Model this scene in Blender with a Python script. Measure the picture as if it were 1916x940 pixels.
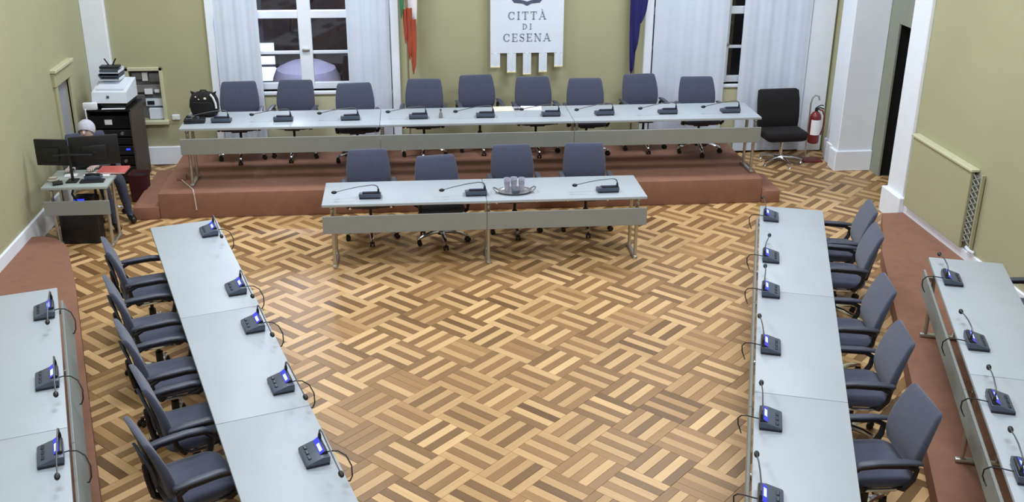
import bpy, bmesh, math, random
from mathutils import Vector, Matrix
random.seed(7)
for o in list(bpy.data.objects): bpy.data.objects.remove(o, do_unlink=True)
SC = bpy.context.scene
COL = SC.collection
PI = math.pi

# ------------------------------------------------------------------ camera
CAM_F, CAM_P, CAM_Y, CAM_R, CAM_H = 1962.75, 0.38914, 0.10214, 0.0073, 4.35
def cam_axes():
    cp, sp, cy, sy = math.cos(CAM_P), math.sin(CAM_P), math.cos(CAM_Y), math.sin(CAM_Y)
    F = Vector((sy*cp, cy*cp, -sp)); R = Vector((cy, -sy, 0)); U = R.cross(F)
    c, s = math.cos(CAM_R), math.sin(CAM_R)
    return c*R + s*U, -s*R + c*U, F
_R, _U, _F = cam_axes()
cam_d = bpy.data.cameras.new('camera'); cam = bpy.data.objects.new('camera', cam_d); COL.objects.link(cam)
cam.matrix_world = Matrix(((_R.x, _U.x, -_F.x, 0), (_R.y, _U.y, -_F.y, 0), (_R.z, _U.z, -_F.z, CAM_H), (0, 0, 0, 1)))
cam_d.sensor_width = 36.0; cam_d.lens = 36.0*CAM_F/1916.0; cam_d.clip_end = 200
SC.camera = cam

# ------------------------------------------------------------------ world, view, lights
SC.view_settings.view_transform = 'Standard'; SC.view_settings.look = 'None'
SC.view_settings.gamma = 1.0; SC.view_settings.use_curve_mapping = False
SC.view_settings.exposure = 0.15
W = bpy.data.worlds.new('night'); SC.world = W; W.use_nodes = True
W.node_tree.nodes['Background'].inputs[0].default_value = (0.012, 0.014, 0.03, 1)
W.node_tree.nodes['Background'].inputs[1].default_value = 1.0
def area(name, loc, sx, sy, power, color, rot=(0, 0, 0)):
    l = bpy.data.lights.new(name, 'AREA'); l.shape = 'RECTANGLE'; l.size = sx; l.size_y = sy
    l.energy = power; l.color = color
    o = bpy.data.objects.new(name, l); COL.objects.link(o); o.location = loc; o.rotation_euler = rot
    return o
LC = (0.85, 0.925, 1.0)
for (x, y, p) in ((-1.6, 12.2, 120), (3.2, 12.2, 120), (-1.8, 8.6, 125), (3.3, 8.6, 125), (-1.8, 4.6, 105), (3.3, 4.6, 105), (0.8, 1.0, 85)):
    area('ceiling_lamp_light', (x, y, 5.2), 1.5, 0.9, p, LC)

# ------------------------------------------------------------------ helpers
def L1(c):
    c /= 255.0
    return c/12.92 if c <= 0.04045 else ((c+0.055)/1.055)**2.4
def S(r, g, b): return (L1(r), L1(g), L1(b), 1.0)
MATS = {}
def mat(name, col, rough=0.6, metal=0.0, var=0.06, vscale=6.0, bump=0.0, bscale=80.0, emit=None, estr=0.0, spec=0.5, sheen=0.0, trans=0.0, stretch=None):
    m = bpy.data.materials.new(name); m.use_nodes = True
    nt = m.node_tree; N = nt.nodes; K = nt.links; b = N['Principled BSDF']
    b.inputs['Roughness'].default_value = rough; b.inputs['Metallic'].default_value = metal
    b.inputs['Specular IOR Level'].default_value = spec
    if sheen: b.inputs['Sheen Weight'].default_value = sheen
    if trans: b.inputs['Transmission Weight'].default_value = trans
    tc = N.new('ShaderNodeTexCoord'); no = N.new('ShaderNodeTexNoise'); no.inputs['Scale'].default_value = vscale; no.inputs['Detail'].default_value = 4
    src = tc.outputs['Object']
    if stretch:
        mp = N.new('ShaderNodeMapping'); mp.inputs['Scale'].default_value = stretch; K.new(src, mp.inputs[0]); src = mp.outputs[0]
    K.new(src, no.inputs['Vector'])
    rp = N.new('ShaderNodeValToRGB')
    rp.color_ramp.elements[0].position = 0.3; rp.color_ramp.elements[1].position = 0.7
    rp.color_ramp.elements[0].color = tuple(c*(1-var) for c in col[:3])+(1,)
    rp.color_ramp.elements[1].color = tuple(min(1, c*(1+var)) for c in col[:3])+(1,)
    K.new(no.outputs['Fac'], rp.inputs[0]); K.new(rp.outputs[0], b.inputs['Base Color'])
    if bump:
        n2 = N.new('ShaderNodeTexNoise'); n2.inputs['Scale'].default_value = bscale; K.new(src, n2.inputs['Vector'])
        bu = N.new('ShaderNodeBump'); bu.inputs['Strength'].default_value = bump; bu.inputs['Distance'].default_value = 0.01
        K.new(n2.outputs['Fac'], bu.inputs['Height']); K.new(bu.outputs[0], b.inputs['Normal'])
    if emit:
        b.inputs['Emission Color'].default_value = emit; b.inputs['Emission Strength'].default_value = estr
    MATS[name] = m
    return m

mat('wall_green', S(172, 169, 136), 0.85, var=0.03, vscale=1.5, bump=0.05, bscale=60)
mat('white_paint', S(238, 243, 254), 0.55, var=0.02)
mat('cream_paint', S(198, 197, 166), 0.6, var=0.03)
mat('ceiling_paint', S(235, 235, 230), 0.9, var=0.02)
mat('curtain', S(212, 221, 238), 0.85, var=0.03, vscale=3, bump=0.1, bscale=300, sheen=0.1)
mat('carpet', S(147, 104, 85), 0.95, var=0.08, vscale=9, bump=0.5, bscale=400)
mat('laminate', S(166, 173, 181), 0.45, var=0.025, vscale=3)
mat('laminate_edge', S(158, 166, 164), 0.5, var=0.03)
mat('panel_grey', S(138, 141, 138), 0.5, var=0.03)
mat('steel', S(190, 188, 182), 0.32, 0.85, var=0.05)
mat('neck_metal', S(96, 96, 98), 0.4, 0.6, var=0.05)
mat('chrome', S(225, 226, 230), 0.12, 1.0, var=0.02)
mat('chair_fabric', S(65, 69, 90), 0.9, var=0.08, vscale=30, bump=0.25, bscale=500, sheen=0.25)
mat('arm_pad', S(62, 66, 80), 0.45, var=0.05)
mat('black_plastic', S(22, 22, 26), 0.45, var=0.1)
mat('black_gloss', S(16, 17, 20), 0.25, var=0.1)
mat('black_fabric', S(24, 20, 23), 0.95, var=0.12, vscale=20, bump=0.3, bscale=400)
mat('mic_body', S(74, 82, 99), 0.4, var=0.05)
mat('mic_dark', S(28, 30, 40), 0.4, var=0.05)
mat('mic_blue', S(40, 48, 140), 0.3, var=0.1, emit=S(50, 55, 210), estr=0.8)
mat('display', S(150, 175, 250), 0.3, var=0.02, emit=S(150, 175, 255), estr=2.2)
mat('paper', S(236, 236, 240), 0.8, var=0.02)
mat('paper_cream', S(235, 232, 205), 0.8, var=0.02)
mat('printer_white', S(222, 228, 240), 0.5, var=0.02)
mat('rack_brown', S(74, 64, 60), 0.6, var=0.15, vscale=12, stretch=(1, 1, 0.2))
mat('red_cover', S(196, 92, 88), 0.7, var=0.06)
mat('dark_red', S(70, 22, 24), 0.8, var=0.1)
mat('grey_door', S(158, 158, 168), 0.6, var=0.03)
mat('jamb_grey', S(142, 146, 132), 0.7, var=0.04)
mat('dark_wood', S(44, 42, 36), 0.55, var=0.25, vscale=8, stretch=(4, 4, 0.5))
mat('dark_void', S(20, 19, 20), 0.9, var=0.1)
mat('ext_red', S(112, 36, 40), 0.3, var=0.05)
mat('banner_cloth', S(226, 232, 246), 0.8, var=0.02, bump=0.1, bscale=300)
mat('letter_grey', S(140, 148, 165), 0.7, var=0.05)
mat('emblem_dark', S(80, 86, 112), 0.7, var=0.08)
mat('gold_fringe', S(222, 210, 168), 0.6, var=0.08)
mat('flag_green', S(60, 120, 84), 0.8, var=0.06)
mat('flag_white', S(232, 226, 228), 0.8, var=0.04)
mat('flag_red', S(168, 74, 50), 0.8, var=0.08)
mat('flag_blue', S(30, 26, 98), 0.75, var=0.08)
mat('flag_star', S(230, 200, 60), 0.7, var=0.03)
mat('pole_wood', S(140, 120, 92), 0.5, var=0.1)
mat('trousers', S(58, 60, 78), 0.9, var=0.08, vscale=25)
mat('sweater', S(70, 72, 82), 0.95, var=0.08, vscale=25)
mat('skin', S(206, 184, 180), 0.55, var=0.03)
mat('grey_hair', S(190, 188, 204), 0.7, var=0.12, vscale=40, bump=0.4, bscale=150)
mat('shoe', S(20, 18, 20), 0.4, var=0.1)
mat('cup_plastic', S(226, 224, 240), 0.2, var=0.02, trans=0.6)
mat('night_wall', S(70, 58, 56), 0.9, var=0.2, vscale=4)
mat('canopy_cloth', S(196, 192, 222), 0.8, var=0.05)
mat('lit_pane', S(220, 235, 255), 0.4, var=0.02, emit=S(205, 228, 255), estr=2.2)
mat('blue_led', S(40, 50, 200), 0.4, var=0.02, emit=S(40, 60, 255), estr=1.5)
mat('cable_black', S(30, 30, 32), 0.6, var=0.1)
mat('cable_pale', S(205, 190, 180), 0.6, var=0.05)
mat('silver_plate', S(150, 146, 150), 0.3, 0.6, var=0.05)
mat('box_grey', S(130, 128, 128), 0.7, var=0.08)
mat('glass_window', S(235, 240, 245), 0.02, var=0.0)
def thin_glass():
    m = MATS['glass_window']; nt = m.node_tree; N = nt.nodes; K = nt.links
    out = N['Material Output']; tr = N.new('ShaderNodeBsdfTransparent'); gl = N.new('ShaderNodeBsdfGlossy'); gl.inputs['Roughness'].default_value = 0.03
    fr = N.new('ShaderNodeFresnel'); fr.inputs['IOR'].default_value = 1.5
    mx = N.new('ShaderNodeMixShader'); tr.inputs[0].default_value = (0.9, 0.92, 0.95, 1)
    K.new(fr.outputs[0], mx.inputs[0]); K.new(tr.outputs[0], mx.inputs[1]); K.new(gl.outputs[0], mx.inputs[2]); K.new(mx.outputs[0], out.inputs['Surface'])
thin_glass()

def parquet_mat(name, use_obj):
    m = bpy.data.materials.new(name); m.use_nodes = True; nt = m.node_tree; N = nt.nodes; K = nt.links; b = N['Principled BSDF']
    b.inputs['Roughness'].default_value = 0.42
    if use_obj:
        a = N.new('ShaderNodeObjectInfo'); fac = N.new('ShaderNodeSeparateColor'); K.new(a.outputs['Color'], fac.inputs[0])
    else:
        a = N.new('ShaderNodeAttribute'); a.attribute_name = 'tone'; fac = N.new('ShaderNodeSeparateColor'); K.new(a.outputs['Color'], fac.inputs[0])
    rp = N.new('ShaderNodeValToRGB'); e = rp.color_ramp.elements
    e[0].position = 0.0; e[0].color = S(104, 73, 40); e[1].position = 1.0; e[1].color = S(226, 187, 136)
    q = rp.color_ramp.elements.new(0.5); q.color = S(167, 128, 82)
    K.new(fac.outputs[0], rp.inputs[0])
    uv = N.new('ShaderNodeUVMap'); mp = N.new('ShaderNodeMapping'); mp.inputs['Scale'].default_value = (3, 60, 1)
    K.new(uv.outputs[0], mp.inputs[0])
    ad = N.new('ShaderNodeVectorMath'); ad.operation = 'ADD'; K.new(mp.outputs[0], ad.inputs[0])
    sc = N.new('ShaderNodeVectorMath'); sc.operation = 'SCALE'; sc.inputs['Scale'].default_value = 37.0
    K.new(a.outputs['Color'], sc.inputs[0]); K.new(sc.outputs[0], ad.inputs[1])
    no = N.new('ShaderNodeTexNoise'); no.inputs['Scale'].default_value = 1.0; no.inputs['Detail'].default_value = 3; K.new(ad.outputs[0], no.inputs['Vector'])
    mx = N.new('ShaderNodeMixRGB'); mx.blend_type = 'MULTIPLY'; mx.inputs[0].default_value = 1.0
    r2 = N.new('ShaderNodeValToRGB'); r2.color_ramp.elements[0].position = 0.25; r2.color_ramp.elements[0].color = (0.86, 0.84, 0.80, 1); r2.color_ramp.elements[1].position = 0.7; r2.color_ramp.elements[1].color = (1, 1, 1, 1)
    K.new(no.outputs['Fac'], r2.inputs[0]); K.new(rp.outputs[0], mx.inputs[1]); K.new(r2.outputs[0], mx.inputs[2]); K.new(mx.outputs[0], b.inputs['Base Color'])
    MATS[name] = m
parquet_mat('parquet_strip', True); parquet_mat('parquet_field', False)
mat('parquet_joint', S(124, 92, 58), 0.7, var=0.1)

class MB:
    def __init__(s): s.v = []; s.f = []; s.sm = []; s.mi = []; s.cur = 0
    def add(s, vs, fs, smooth=False, M=None):
        n = len(s.v)
        for p in vs:
            p = Vector(p)
            s.v.append(tuple(M @ p) if M is not None else tuple(p))
        for f in fs: s.f.append(tuple(i+n for i in f)); s.sm.append(smooth); s.mi.append(s.cur)
        return s
    def box(s, x0, x1, y0, y1, z0, z1, M=None):
        vs = [(x0,y0,z0),(x1,y0,z0),(x1,y1,z0),(x0,y1,z0),(x0,y0,z1),(x1,y0,z1),(x1,y1,z1),(x0,y1,z1)]
        return s.add(vs, [(0,3,2,1),(4,5,6,7),(0,1,5,4),(1,2,6,5),(2,3,7,6),(3,0,4,7)], False, M)
    def rbox(s, x0, x1, y0, y1, z0, z1, b=0.01, seg=2, M=None):
        bm = bmesh.new(); bmesh.ops.create_cube(bm, size=1.0)
        for v in bm.verts: v.co = Vector(((x0+x1)/2+v.co.x*(x1-x0), (y0+y1)/2+v.co.y*(y1-y0), (z0+z1)/2+v.co.z*(z1-z0)))
        bmesh.ops.bevel(bm, geom=list(bm.edges), offset=b, segments=seg, affect='EDGES', profile=0.5)
        bm.verts.index_update()
        s.add([v.co.copy() for v in bm.verts], [tuple(v.index for v in f.verts) for f in bm.faces], True, M); bm.free()
        return s
    def prism(s, poly, z0, z1, M=None):
        n = len(poly); vs = [(x,y,z0) for x,y in poly]+[(x,y,z1) for x,y in poly]
        a = sum(poly[i][0]*poly[(i+1)%n][1]-poly[(i+1)%n][0]*poly[i][1] for i in range(n))
        fs = [(i,(i+1)%n,n+(i+1)%n,n+i) for i in range(n)]+[tuple(range(n-1,-1,-1)), tuple(range(n,2*n))]
        if a < 0: fs = [tuple(reversed(f)) for f in fs]
        return s.add(vs, fs, False, M)
    def tube(s, path, r, n=8, closed=False, M=None, sx=1.0):
        P = [Vector(p) for p in path]; m = len(P); rr = r if isinstance(r, (list, tuple)) else [r]*m
        T = []
        for i in range(m):
            if closed: t = P[(i+1) % m]-P[i-1]
            else: t = P[min(i+1, m-1)]-P[max(i-1, 0)]
            T.append(t.normalized())
        up = Vector((0,0,1)) if abs(T[0].z) < 0.9 else Vector((1,0,0))
        A = (up-T[0]*up.dot(T[0])).normalized(); vs = []
        for i in range(m):
            A = (A-T[i]*A.dot(T[i]));
            if A.length < 1e-6: A = T[i].orthogonal()
            A.normalize(); B = T[i].cross(A)
            for k in range(n):
                a = 2*PI*k/n; vs.append(P[i]+A*math.cos(a)*rr[i]+B*math.sin(a)*rr[i]*sx)
        fs = []
        for i in range(m if closed else m-1):
            j = (i+1) % m
            for k in range(n): fs.append((i*n+k, i*n+(k+1)%n, j*n+(k+1)%n, j*n+k))
        if not closed: fs += [tuple(range(n-1,-1,-1)), tuple((m-1)*n+k for k in range(n))]
        return s.add(vs, fs, True, M)
    def lathe(s, prof, n=16, c=(0,0,0), M=None):
        vs = []; m = len(prof)
        for r, z in prof:
            for k in range(n):
                a = 2*PI*k/n; vs.append((c[0]+r*math.cos(a), c[1]+r*math.sin(a), c[2]+z))
        fs = [(i*n+k, i*n+(k+1)%n, (i+1)*n+(k+1)%n, (i+1)*n+k) for i in range(m-1) for k in range(n)]
        fs += [tuple(range(n-1,-1,-1)), tuple((m-1)*n+k for k in range(n))]
        return s.add(vs, fs, True, M)
    def loft(s, secs, M=None, caps=True):
        n = len(secs[0]); vs = [p for q in secs for p in q]; m = len(secs)
        fs = [(i*n+k, i*n+(k+1)%n, (i+1)*n+(k+1)%n, (i+1)*n+k) for i in range(m-1) for k in range(n)]
        if caps: fs += [tuple(range(n-1,-1,-1)), tuple((m-1)*n+k for k in range(n))]
        return s.add(vs, fs, True, M)
    def ell(s, c, rx, ry, rz, n=12, m=8, M=None):
        vs = []; fs = []
        for i in range(m+1):
            t = PI*i/m
            rad = max(math.sin(t), 1e-3)
            for k in range(n):
                a = 2*PI*k/n; vs.append((c[0]+rx*rad*math.cos(a), c[1]+ry*rad*math.sin(a), c[2]-rz*math.cos(t)))
        fs = [(i*n+k, i*n+(k+1)%n, (i+1)*n+(k+1)%n, (i+1)*n+k) for i in range(m) for k in range(n)]
        return s.add(vs, fs, True, M)
    def sheet(s, pts, th, M=None):
        """pts[i][j] grid of points; extruded along -y (local) by th into a closed solid"""
        m = len(pts); n = len(pts[0])
        vs = [p for r in pts for p in r]+[(p[0], p[1]+th, p[2]) for r in pts for p in r]; o = m*n
        fs = []
        for i in range(m-1):
            for j in range(n-1):
                a, b, c, d = i*n+j, i*n+j+1, (i+1)*n+j+1, (i+1)*n+j
                fs.append((a, b, c, d)); fs.append((o+d, o+c, o+b, o+a))
        for i in range(m-1):
            fs.append((i*n, (i+1)*n, o+(i+1)*n, o+i*n)); fs.append((i*n+n-1, o+i*n+n-1, o+(i+1)*n+n-1, (i+1)*n+n-1))
        for j in range(n-1):
            fs.append((j, o+j, o+j+1, j+1)); e = (m-1)*n; fs.append((e+j, e+j+1, o+e+j+1, o+e+j))
        return s.add(vs, fs, True, M)
    def build(s, name, m, parent=None, loc=None, rot=None, angle=35):
        me = bpy.data.meshes.new(name); me.from_pydata(s.v, [], s.f); me.update()
        ms = m if isinstance(m, (list, tuple)) else [m]
        for q in ms: me.materials.append(MATS[q])
        for p, sm, mi in zip(me.polygons, s.sm, s.mi): p.use_smooth = sm; p.material_index = mi
        if any(s.sm): me.set_sharp_from_angle(angle=math.radians(angle))
        o = bpy.data.objects.new(name, me); COL.objects.link(o)
        if parent: o.parent = parent
        if loc: o.location = loc
        if rot: o.rotation_euler = rot
        return o

def rrect(w, d, r, n=4, p=None):
    """rounded rectangle outline, ccw, centred"""
    pts = []
    for cx, cy, a0 in ((w/2-r, d/2-r, 0), (-w/2+r, d/2-r, PI/2), (-w/2+r, -d/2+r, PI), (w/2-r, -d/2+r, 1.5*PI)):
        for k in range(n+1):
            a = a0+PI/2*k/n; pts.append((cx+r*math.cos(a), cy+r*math.sin(a)))
    return pts
def tag(o, label=None, cat=None, group=None, kind=None):
    if label: o['label'] = label
    if cat: o['category'] = cat
    if group: o['group'] = group
    if kind: o['kind'] = kind
    return o
def thing(name, label, cat, loc=(0,0,0), rz=0.0, group=None):
    o = bpy.data.objects.new(name, None); COL.objects.link(o); o.location = loc; o.rotation_euler = (0, 0, rz)
    o.empty_display_size = 0.1
    return tag(o, label, cat, group)
def copy_tree(o, parent=None):
    c = o.copy(); COL.objects.link(c)
    if parent is not None: c.parent = parent
    for ch in list(o.children): copy_tree(ch, c)
    return c
def struct(name, mb, m, label=None): return tag(mb.build(name, m), label, kind='structure')
ORD = ['', 'first', 'second', 'third', 'fourth', 'fifth', 'sixth', 'seventh', 'eighth', 'ninth']

# ------------------------------------------------------------------ layout constants
XL, XR, YB, ZC, YF = -4.12, 5.74, 14.05, 5.4, -1.2
PZ = 0.31      # stage height
DZ = 0.15      # side dais height
TH = 0.72      # table height

# ------------------------------------------------------------------ room shell
# back wall built round its openings
WIN = [(-2.50, -0.16, 0.98, 3.6), (3.28, 5.56, 0.98, 3.6)]
NI = (-3.64, -3.24, 0.62, 1.29)
w = MB(); yb0, yb1 = YB, YB+0.35
w.box(XL-0.3, NI[0], yb0, yb1, 0, ZC); w.box(NI[0], NI[1], yb0, yb1, 0, NI[2]); w.box(NI[0], NI[1], yb0, yb1, NI[3], ZC); w.box(NI[0], NI[1], yb0+0.16, yb1, NI[2], NI[3])
w.box(NI[1], WIN[0][0], yb0, yb1, 0, ZC)
for a in WIN: w.box(a[0], a[1], yb0, yb1, 0, a[2]); w.box(a[0], a[1], yb0, yb1, a[3], ZC)
w.box(WIN[0][1], WIN[1][0], yb0, yb1, 0, ZC); w.box(WIN[1][1], 6.6, yb0, yb1, 0, ZC)
struct('wall_back', w, 'wall_green', 'olive green wall behind the long back table')
w = MB(); w.box(XL-0.3, XL, YF, 12.62, 0, ZC); w.box(XL-0.3, XL, 13.10, YB, 0, ZC); w.box(XL-0.3, XL, 12.62, 13.10, 1.42, ZC); w.box(XL-0.3, XL-0.14, 12.62, 13.10, 0, 1.42)
struct('wall_left', w, 'wall_green', 'olive green wall on the left')
w = MB(); w.box(XR, 6.2, YF, 11.05, 0, ZC)
struct('wall_right', w, 'wall_green', 'olive green wall on the right')
w = MB(); w.box(6.2, 6.225, 12.76, 13.2, 0, ZC); w.box(6.2, 6.5, 11.4, 12.76, 2.02, ZC)
struct('wall_alcove', w, 'jamb_grey', 'grey green wall around the dark doorway')
w = MB(); w.box(5.90, 6.6, 13.2, YB, 0, ZC); struct('wall_return', w, 'wall_green', 'narrow olive wall beside the white pilaster')
w = MB(); w.box(XL-0.3, 8.2, YF-0.3, YF, 0, ZC); struct('wall_front', w, 'wall_green', 'wall behind the camera')
w = MB(); w.box(XL-0.3, 8.2, YF-0.3, YB+0.35, ZC, ZC+0.2); struct('ceiling', w, 'ceiling_paint', 'white ceiling of the council room')
# pilasters and trim
def trim(n, boxes, m, label):
    t = MB()
    for b in boxes: t.rbox(*b, b=0.008, seg=1)
    return struct('trim_%d' % n, t, m, label)
trim(1, [(XL, -3.82, 13.98, YB+0.02, 0, ZC), (XL, -3.80, 13.96, YB+0.02, 0, 0.27)], 'white_paint', 'white flat pilaster in the left corner')
trim(2, [(5.70, 6.25, 11.05, 11.45, 0, ZC), (5.65, 6.25, 11.00, 11.49, 0, 0.32)], 'white_paint', 'white pilaster on the right wall before the doorway')
trim(3, [(5.72, 6.20, 13.04, 13.25, 0, ZC), (5.76, 6.20, 13.25, 13.48, 0, ZC), (5.81, 6.20, 13.48, 13.66, 0, ZC), (5.69, 6.20, 13.015, 13.25, 0, 0.28), (5.74, 6.1, 13.2, 13.51, 0, 0.28), (5.79, 6.0, 13.4, 13.69, 0, 0.28)], 'white_paint', 'white stepped pilaster beside the fire extinguisher')
trim(4, [(-2.57, -2.47, 13.99, 14.10, 0, 3.7), (-0.20, -0.09, 13.99, 14.10, 0, 3.7)], 'white_paint', 'white casing around the left window')
trim(5, [(3.22, 3.33, 13.99, 14.10, 0, 3.7), (5.53, 5.87, 13.99, 14.10, 0, 3.7)], 'white_paint', 'white casing around the right window')
def base(name, boxes, label):
    t = MB()
    for b in boxes: t.rbox(*b, b=0.006, seg=1)
    return struct(name, t, 'white_paint', label)
base('baseboard_back', [(-3.82, -2.57, 14.02, YB+0.01, 0, 0.25), (-0.09, 3.22, 14.02, YB+0.01, 0, 0.25)], 'tall white baseboard of the back wall')
base('baseboard_left', [(XL-0.01, XL+0.025, YF, 12.58, 0, 0.28), (XL-0.01, XL+0.025, 13.14, 13.96, 0, 0.28)], 'white baseboard along the left wall')
base('baseboard_right', [(XR-0.025, XR+0.01, YF, 11.0, 0, 0.25)], 'white baseboard along the right wall')
# small closet door in the left wall
d = MB(); d.box(XL-0.07, XL-0.04, 12.62, 13.10, 0.02, 1.41)
door1 = struct('door_1', d, 'grey_door', 'small grey recessed door in the left wall')
f = MB(); f.rbox(XL-0.02, XL+0.03, 12.54, 12.62, 0, 1.43, b=0.004, seg=1); f.rbox(XL-0.02, XL+0.03, 13.10, 13.18, 0, 1.43, b=0.004, seg=1); f.rbox(XL-0.02, XL+0.04, 12.52, 13.20, 1.43, 1.60, b=0.006, seg=1)
f.build('door_frame', 'wall_green', door1)
f = MB(); f.rbox(XL-0.02, XL+0.07, 12.50, 13.22, 1.60, 1.64, b=0.006, seg=1); f.build('cornice', 'cream_paint', door1)
# dark doorway on the right with a leaf left ajar
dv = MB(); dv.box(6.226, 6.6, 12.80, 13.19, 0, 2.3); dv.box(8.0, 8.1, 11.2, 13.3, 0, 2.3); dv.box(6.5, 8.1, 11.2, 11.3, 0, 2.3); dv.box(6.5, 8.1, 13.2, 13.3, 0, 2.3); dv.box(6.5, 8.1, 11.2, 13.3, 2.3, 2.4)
struct('wall_corridor', dv, 'dark_void', 'unlit corridor beyond the doorway')  # near-black wall colour stands in for the darkness beyond the doorway
lf = MB(); lf.rbox(-0.02, 0.02, -0.86, 0, 0.01, 2.0, b=0.004, seg=1)
door2 = struct('door_2', lf, 'dark_wood', 'dark wooden door leaf standing ajar'); door2.location = (6.40, 12.70, 0); door2.rotation_euler = (0, 0, math.radians(40))
pn = MB(); pn.rbox(-0.03, -0.02, -0.74, -0.12, 0.2, 0.9, b=0.004, seg=1); pn.build('panel', 'dark_wood', door2)
pn = MB(); pn.rbox(-0.03, -0.02, -0.74, -0.12, 1.02, 1.86, b=0.004, seg=1); pn.build('panel', 'dark_wood', door2)
hd = MB(); hd.tube([(-0.02, -0.79, 1.0), (-0.07, -0.79, 1.0), (-0.07, -0.68, 1.0)], 0.01, 6); hd.build('door_handle', 'steel', door2)

# ------------------------------------------------------------------ stage and side daises
PX0, PX1, PY0, PY1 = -2.93, 4.31, 11.88, 13.94
p = MB(); p.rbox(PX0, PX1, PY0, PY1, 0.0, PZ, b=0.012, seg=2); struct('stage_platform', p, 'carpet', 'terracotta carpeted stage under the back table')
p = MB(); p.rbox(-3.23, PX0-0.001, 11.86, 13.3, 0.0, 0.155, b=0.012, seg=2); struct('stage_step', p, 'carpet', 'terracotta step at the left end of the stage')
p = MB(); p.rbox(PX1+0.001, 4.54, 11.86, 12.55, 0.0, 0.155, b=0.012, seg=2); struct('stage_step', p, 'carpet', 'terracotta step at the right end of the stage')
LD = [(XL+0.026, 11.02), (-3.98, 11.03), (-3.82, 10.95), (-3.68, 10.78), (-3.58, 10.55), (-3.31, 9.80), (-2.74, 8.01), (-2.11, 6.05), (-1.40, 3.84), (-1.40, YF+0.01), (XL+0.026, YF+0.01)]
RD = [(XR-0.026, 10.99), (5.46, 10.99), (5.17, 10.31), (4.96, 9.86), (4.25, 7.82), (3.53, 5.78), (2.86, 3.88), (2.86, YF+0.01), (XR-0.026, YF+0.01)]
p = MB(); p.prism(LD, 0, DZ); struct('dais_left', p, 'carpet', 'terracotta carpeted dais along the left wall')
p = MB(); p.prism(RD, 0, DZ); struct('dais_right', p, 'carpet', 'terracotta carpeted dais along the right wall')

# ------------------------------------------------------------------ parquet floor
fl = MB(); fl.box(XL-0.3, 8.2, YF-0.3, YB+0.35, -0.2, -0.012)
floor = struct('floor', fl, 'parquet_joint', 'oak parquet floor laid in a diagonal basket weave')
SB = 0.54; SIDE = SB/math.sqrt(2); NS = 5; SW = SIDE/NS
def inpoly(x, y, poly):
    c = False; n = len(poly)
    for i in range(n):
        x0, y0 = poly[i]; x1, y1 = poly[(i+1) % n]
        if (y0 > y) != (y1 > y) and x < (x1-x0)*(y-y0)/(y1-y0)+x0: c = not c
    return c
def frame_px(P):
    v = Vector(P)-Vector((0, 0, CAM_H)); dd = v.dot(_F)
    return 958+CAM_F*v.dot(_R)/dd, 470-CAM_F*v.dot(_U)/dd, dd
QL = [(-2.50, 9.60), (-1.91, 9.87), (-0.05, 4.15), (-0.64, 3.9)]
QR = [(3.56, 9.83), (4.15, 9.66), (2.25, 4.0), (1.6, 4.0)]
def hidden(x, y):
    for (poly, z) in ((QL, TH), (QR, TH), ([(-0.95, 10.19), (2.5, 10.19), (2.5, 10.9), (-0.95, 10.9)], TH)):
        k = 1-z/CAM_H
        if inpoly(x*k, y*k, poly): return True
    return inpoly(x, y, LD) or inpoly(x, y, RD) or (PX0 < x < PX1 and y > PY0)
strips = []
rs = random.Random(11)
for i in range(-12, 16):
    for j in range(-18, 16):
        for kind in (0, 1):
            cx = 0.955+SB*i+(SB/2 if kind else 0); cy = 7.17+SB*j-(SB/2 if kind else 0)
            if not (XL-0.1 < cx < 6.6 and YF < cy < YB-0.05): continue
            ang = -PI/4 if kind == 0 else PI/4
            ux, uy = math.cos(ang), math.sin(ang)
            ph = rs.random() < 0.5; contrast = rs.uniform(0.45, 1.15); mid = rs.uniform(0.46, 0.60)
            for k in range(NS):
                off = (k-(NS-1)/2)*SW
                x, y = cx-uy*off, cy+ux*off
                light = (k % 2 == 0) ^ ph
                tone = mid+(0.32 if light else -0.30)*contrast+rs.uniform(-0.09, 0.09)
                if rs.random() < 0.05: tone -= 0.2
                strips.append((x, y, ang, min(0.98, max(0.02, tone)), rs.random(), rs.uniform(-0.0006, 0.0006)))
near = []
for q, sdat in enumerate(strips):
    px, py, dd = frame_px((sdat[0], sdat[1], 0))
    if dd > 0 and 0 <= px <= 1916 and 0 <= py <= 940 and not hidden(sdat[0], sdat[1]): near.append((dd, q))
near.sort(); chosen = set(q for _, q in near[:300])
def strip_geo(L, wd):
    g = 0.0007; c = 0.0014; h = 0.011
    a, b = L/2-g, wd/2-g
    vs = [(-a,-b,-h),(a,-b,-h),(a,b,-h),(-a,b,-h),(-a,-b,-c),(a,-b,-c),(a,b,-c),(-a,b,-c),(-a+c,-b+c,0),(a-c,-b+c,0),(a-c,b-c,0),(-a+c,b-c,0)]
    fs = [(8,9,10,11)]+[(4+i,4+(i+1)%4,8+(i+1)%4,8+i) for i in range(4)]+[(i,(i+1)%4,4+(i+1)%4,4+i) for i in range(4)]
    return vs, fs
SV, SF = strip_geo(SIDE, SW)
sme = bpy.data.meshes.new('floor_strip'); sme.from_pydata(SV, [], SF); sme.update(); sme.materials.append(MATS['parquet_strip'])
uvl = sme.uv_layers.new(name='UVMap')
for lp in sme.loops: uvl.data[lp.index].uv = (SV[lp.vertex_index][0], SV[lp.vertex_index][1])
for q in sorted(chosen):
    x, y, a, t, r, dz = strips[q]
    o = bpy.data.objects.new('floor_strip', sme); COL.objects.link(o); o.parent = floor
    o.location = (x, y, dz); o.rotation_euler = (0, 0, a); o.color = (t, r, 0.5, 1)
rv = []; rf = []; rt = []; ru = []
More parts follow.
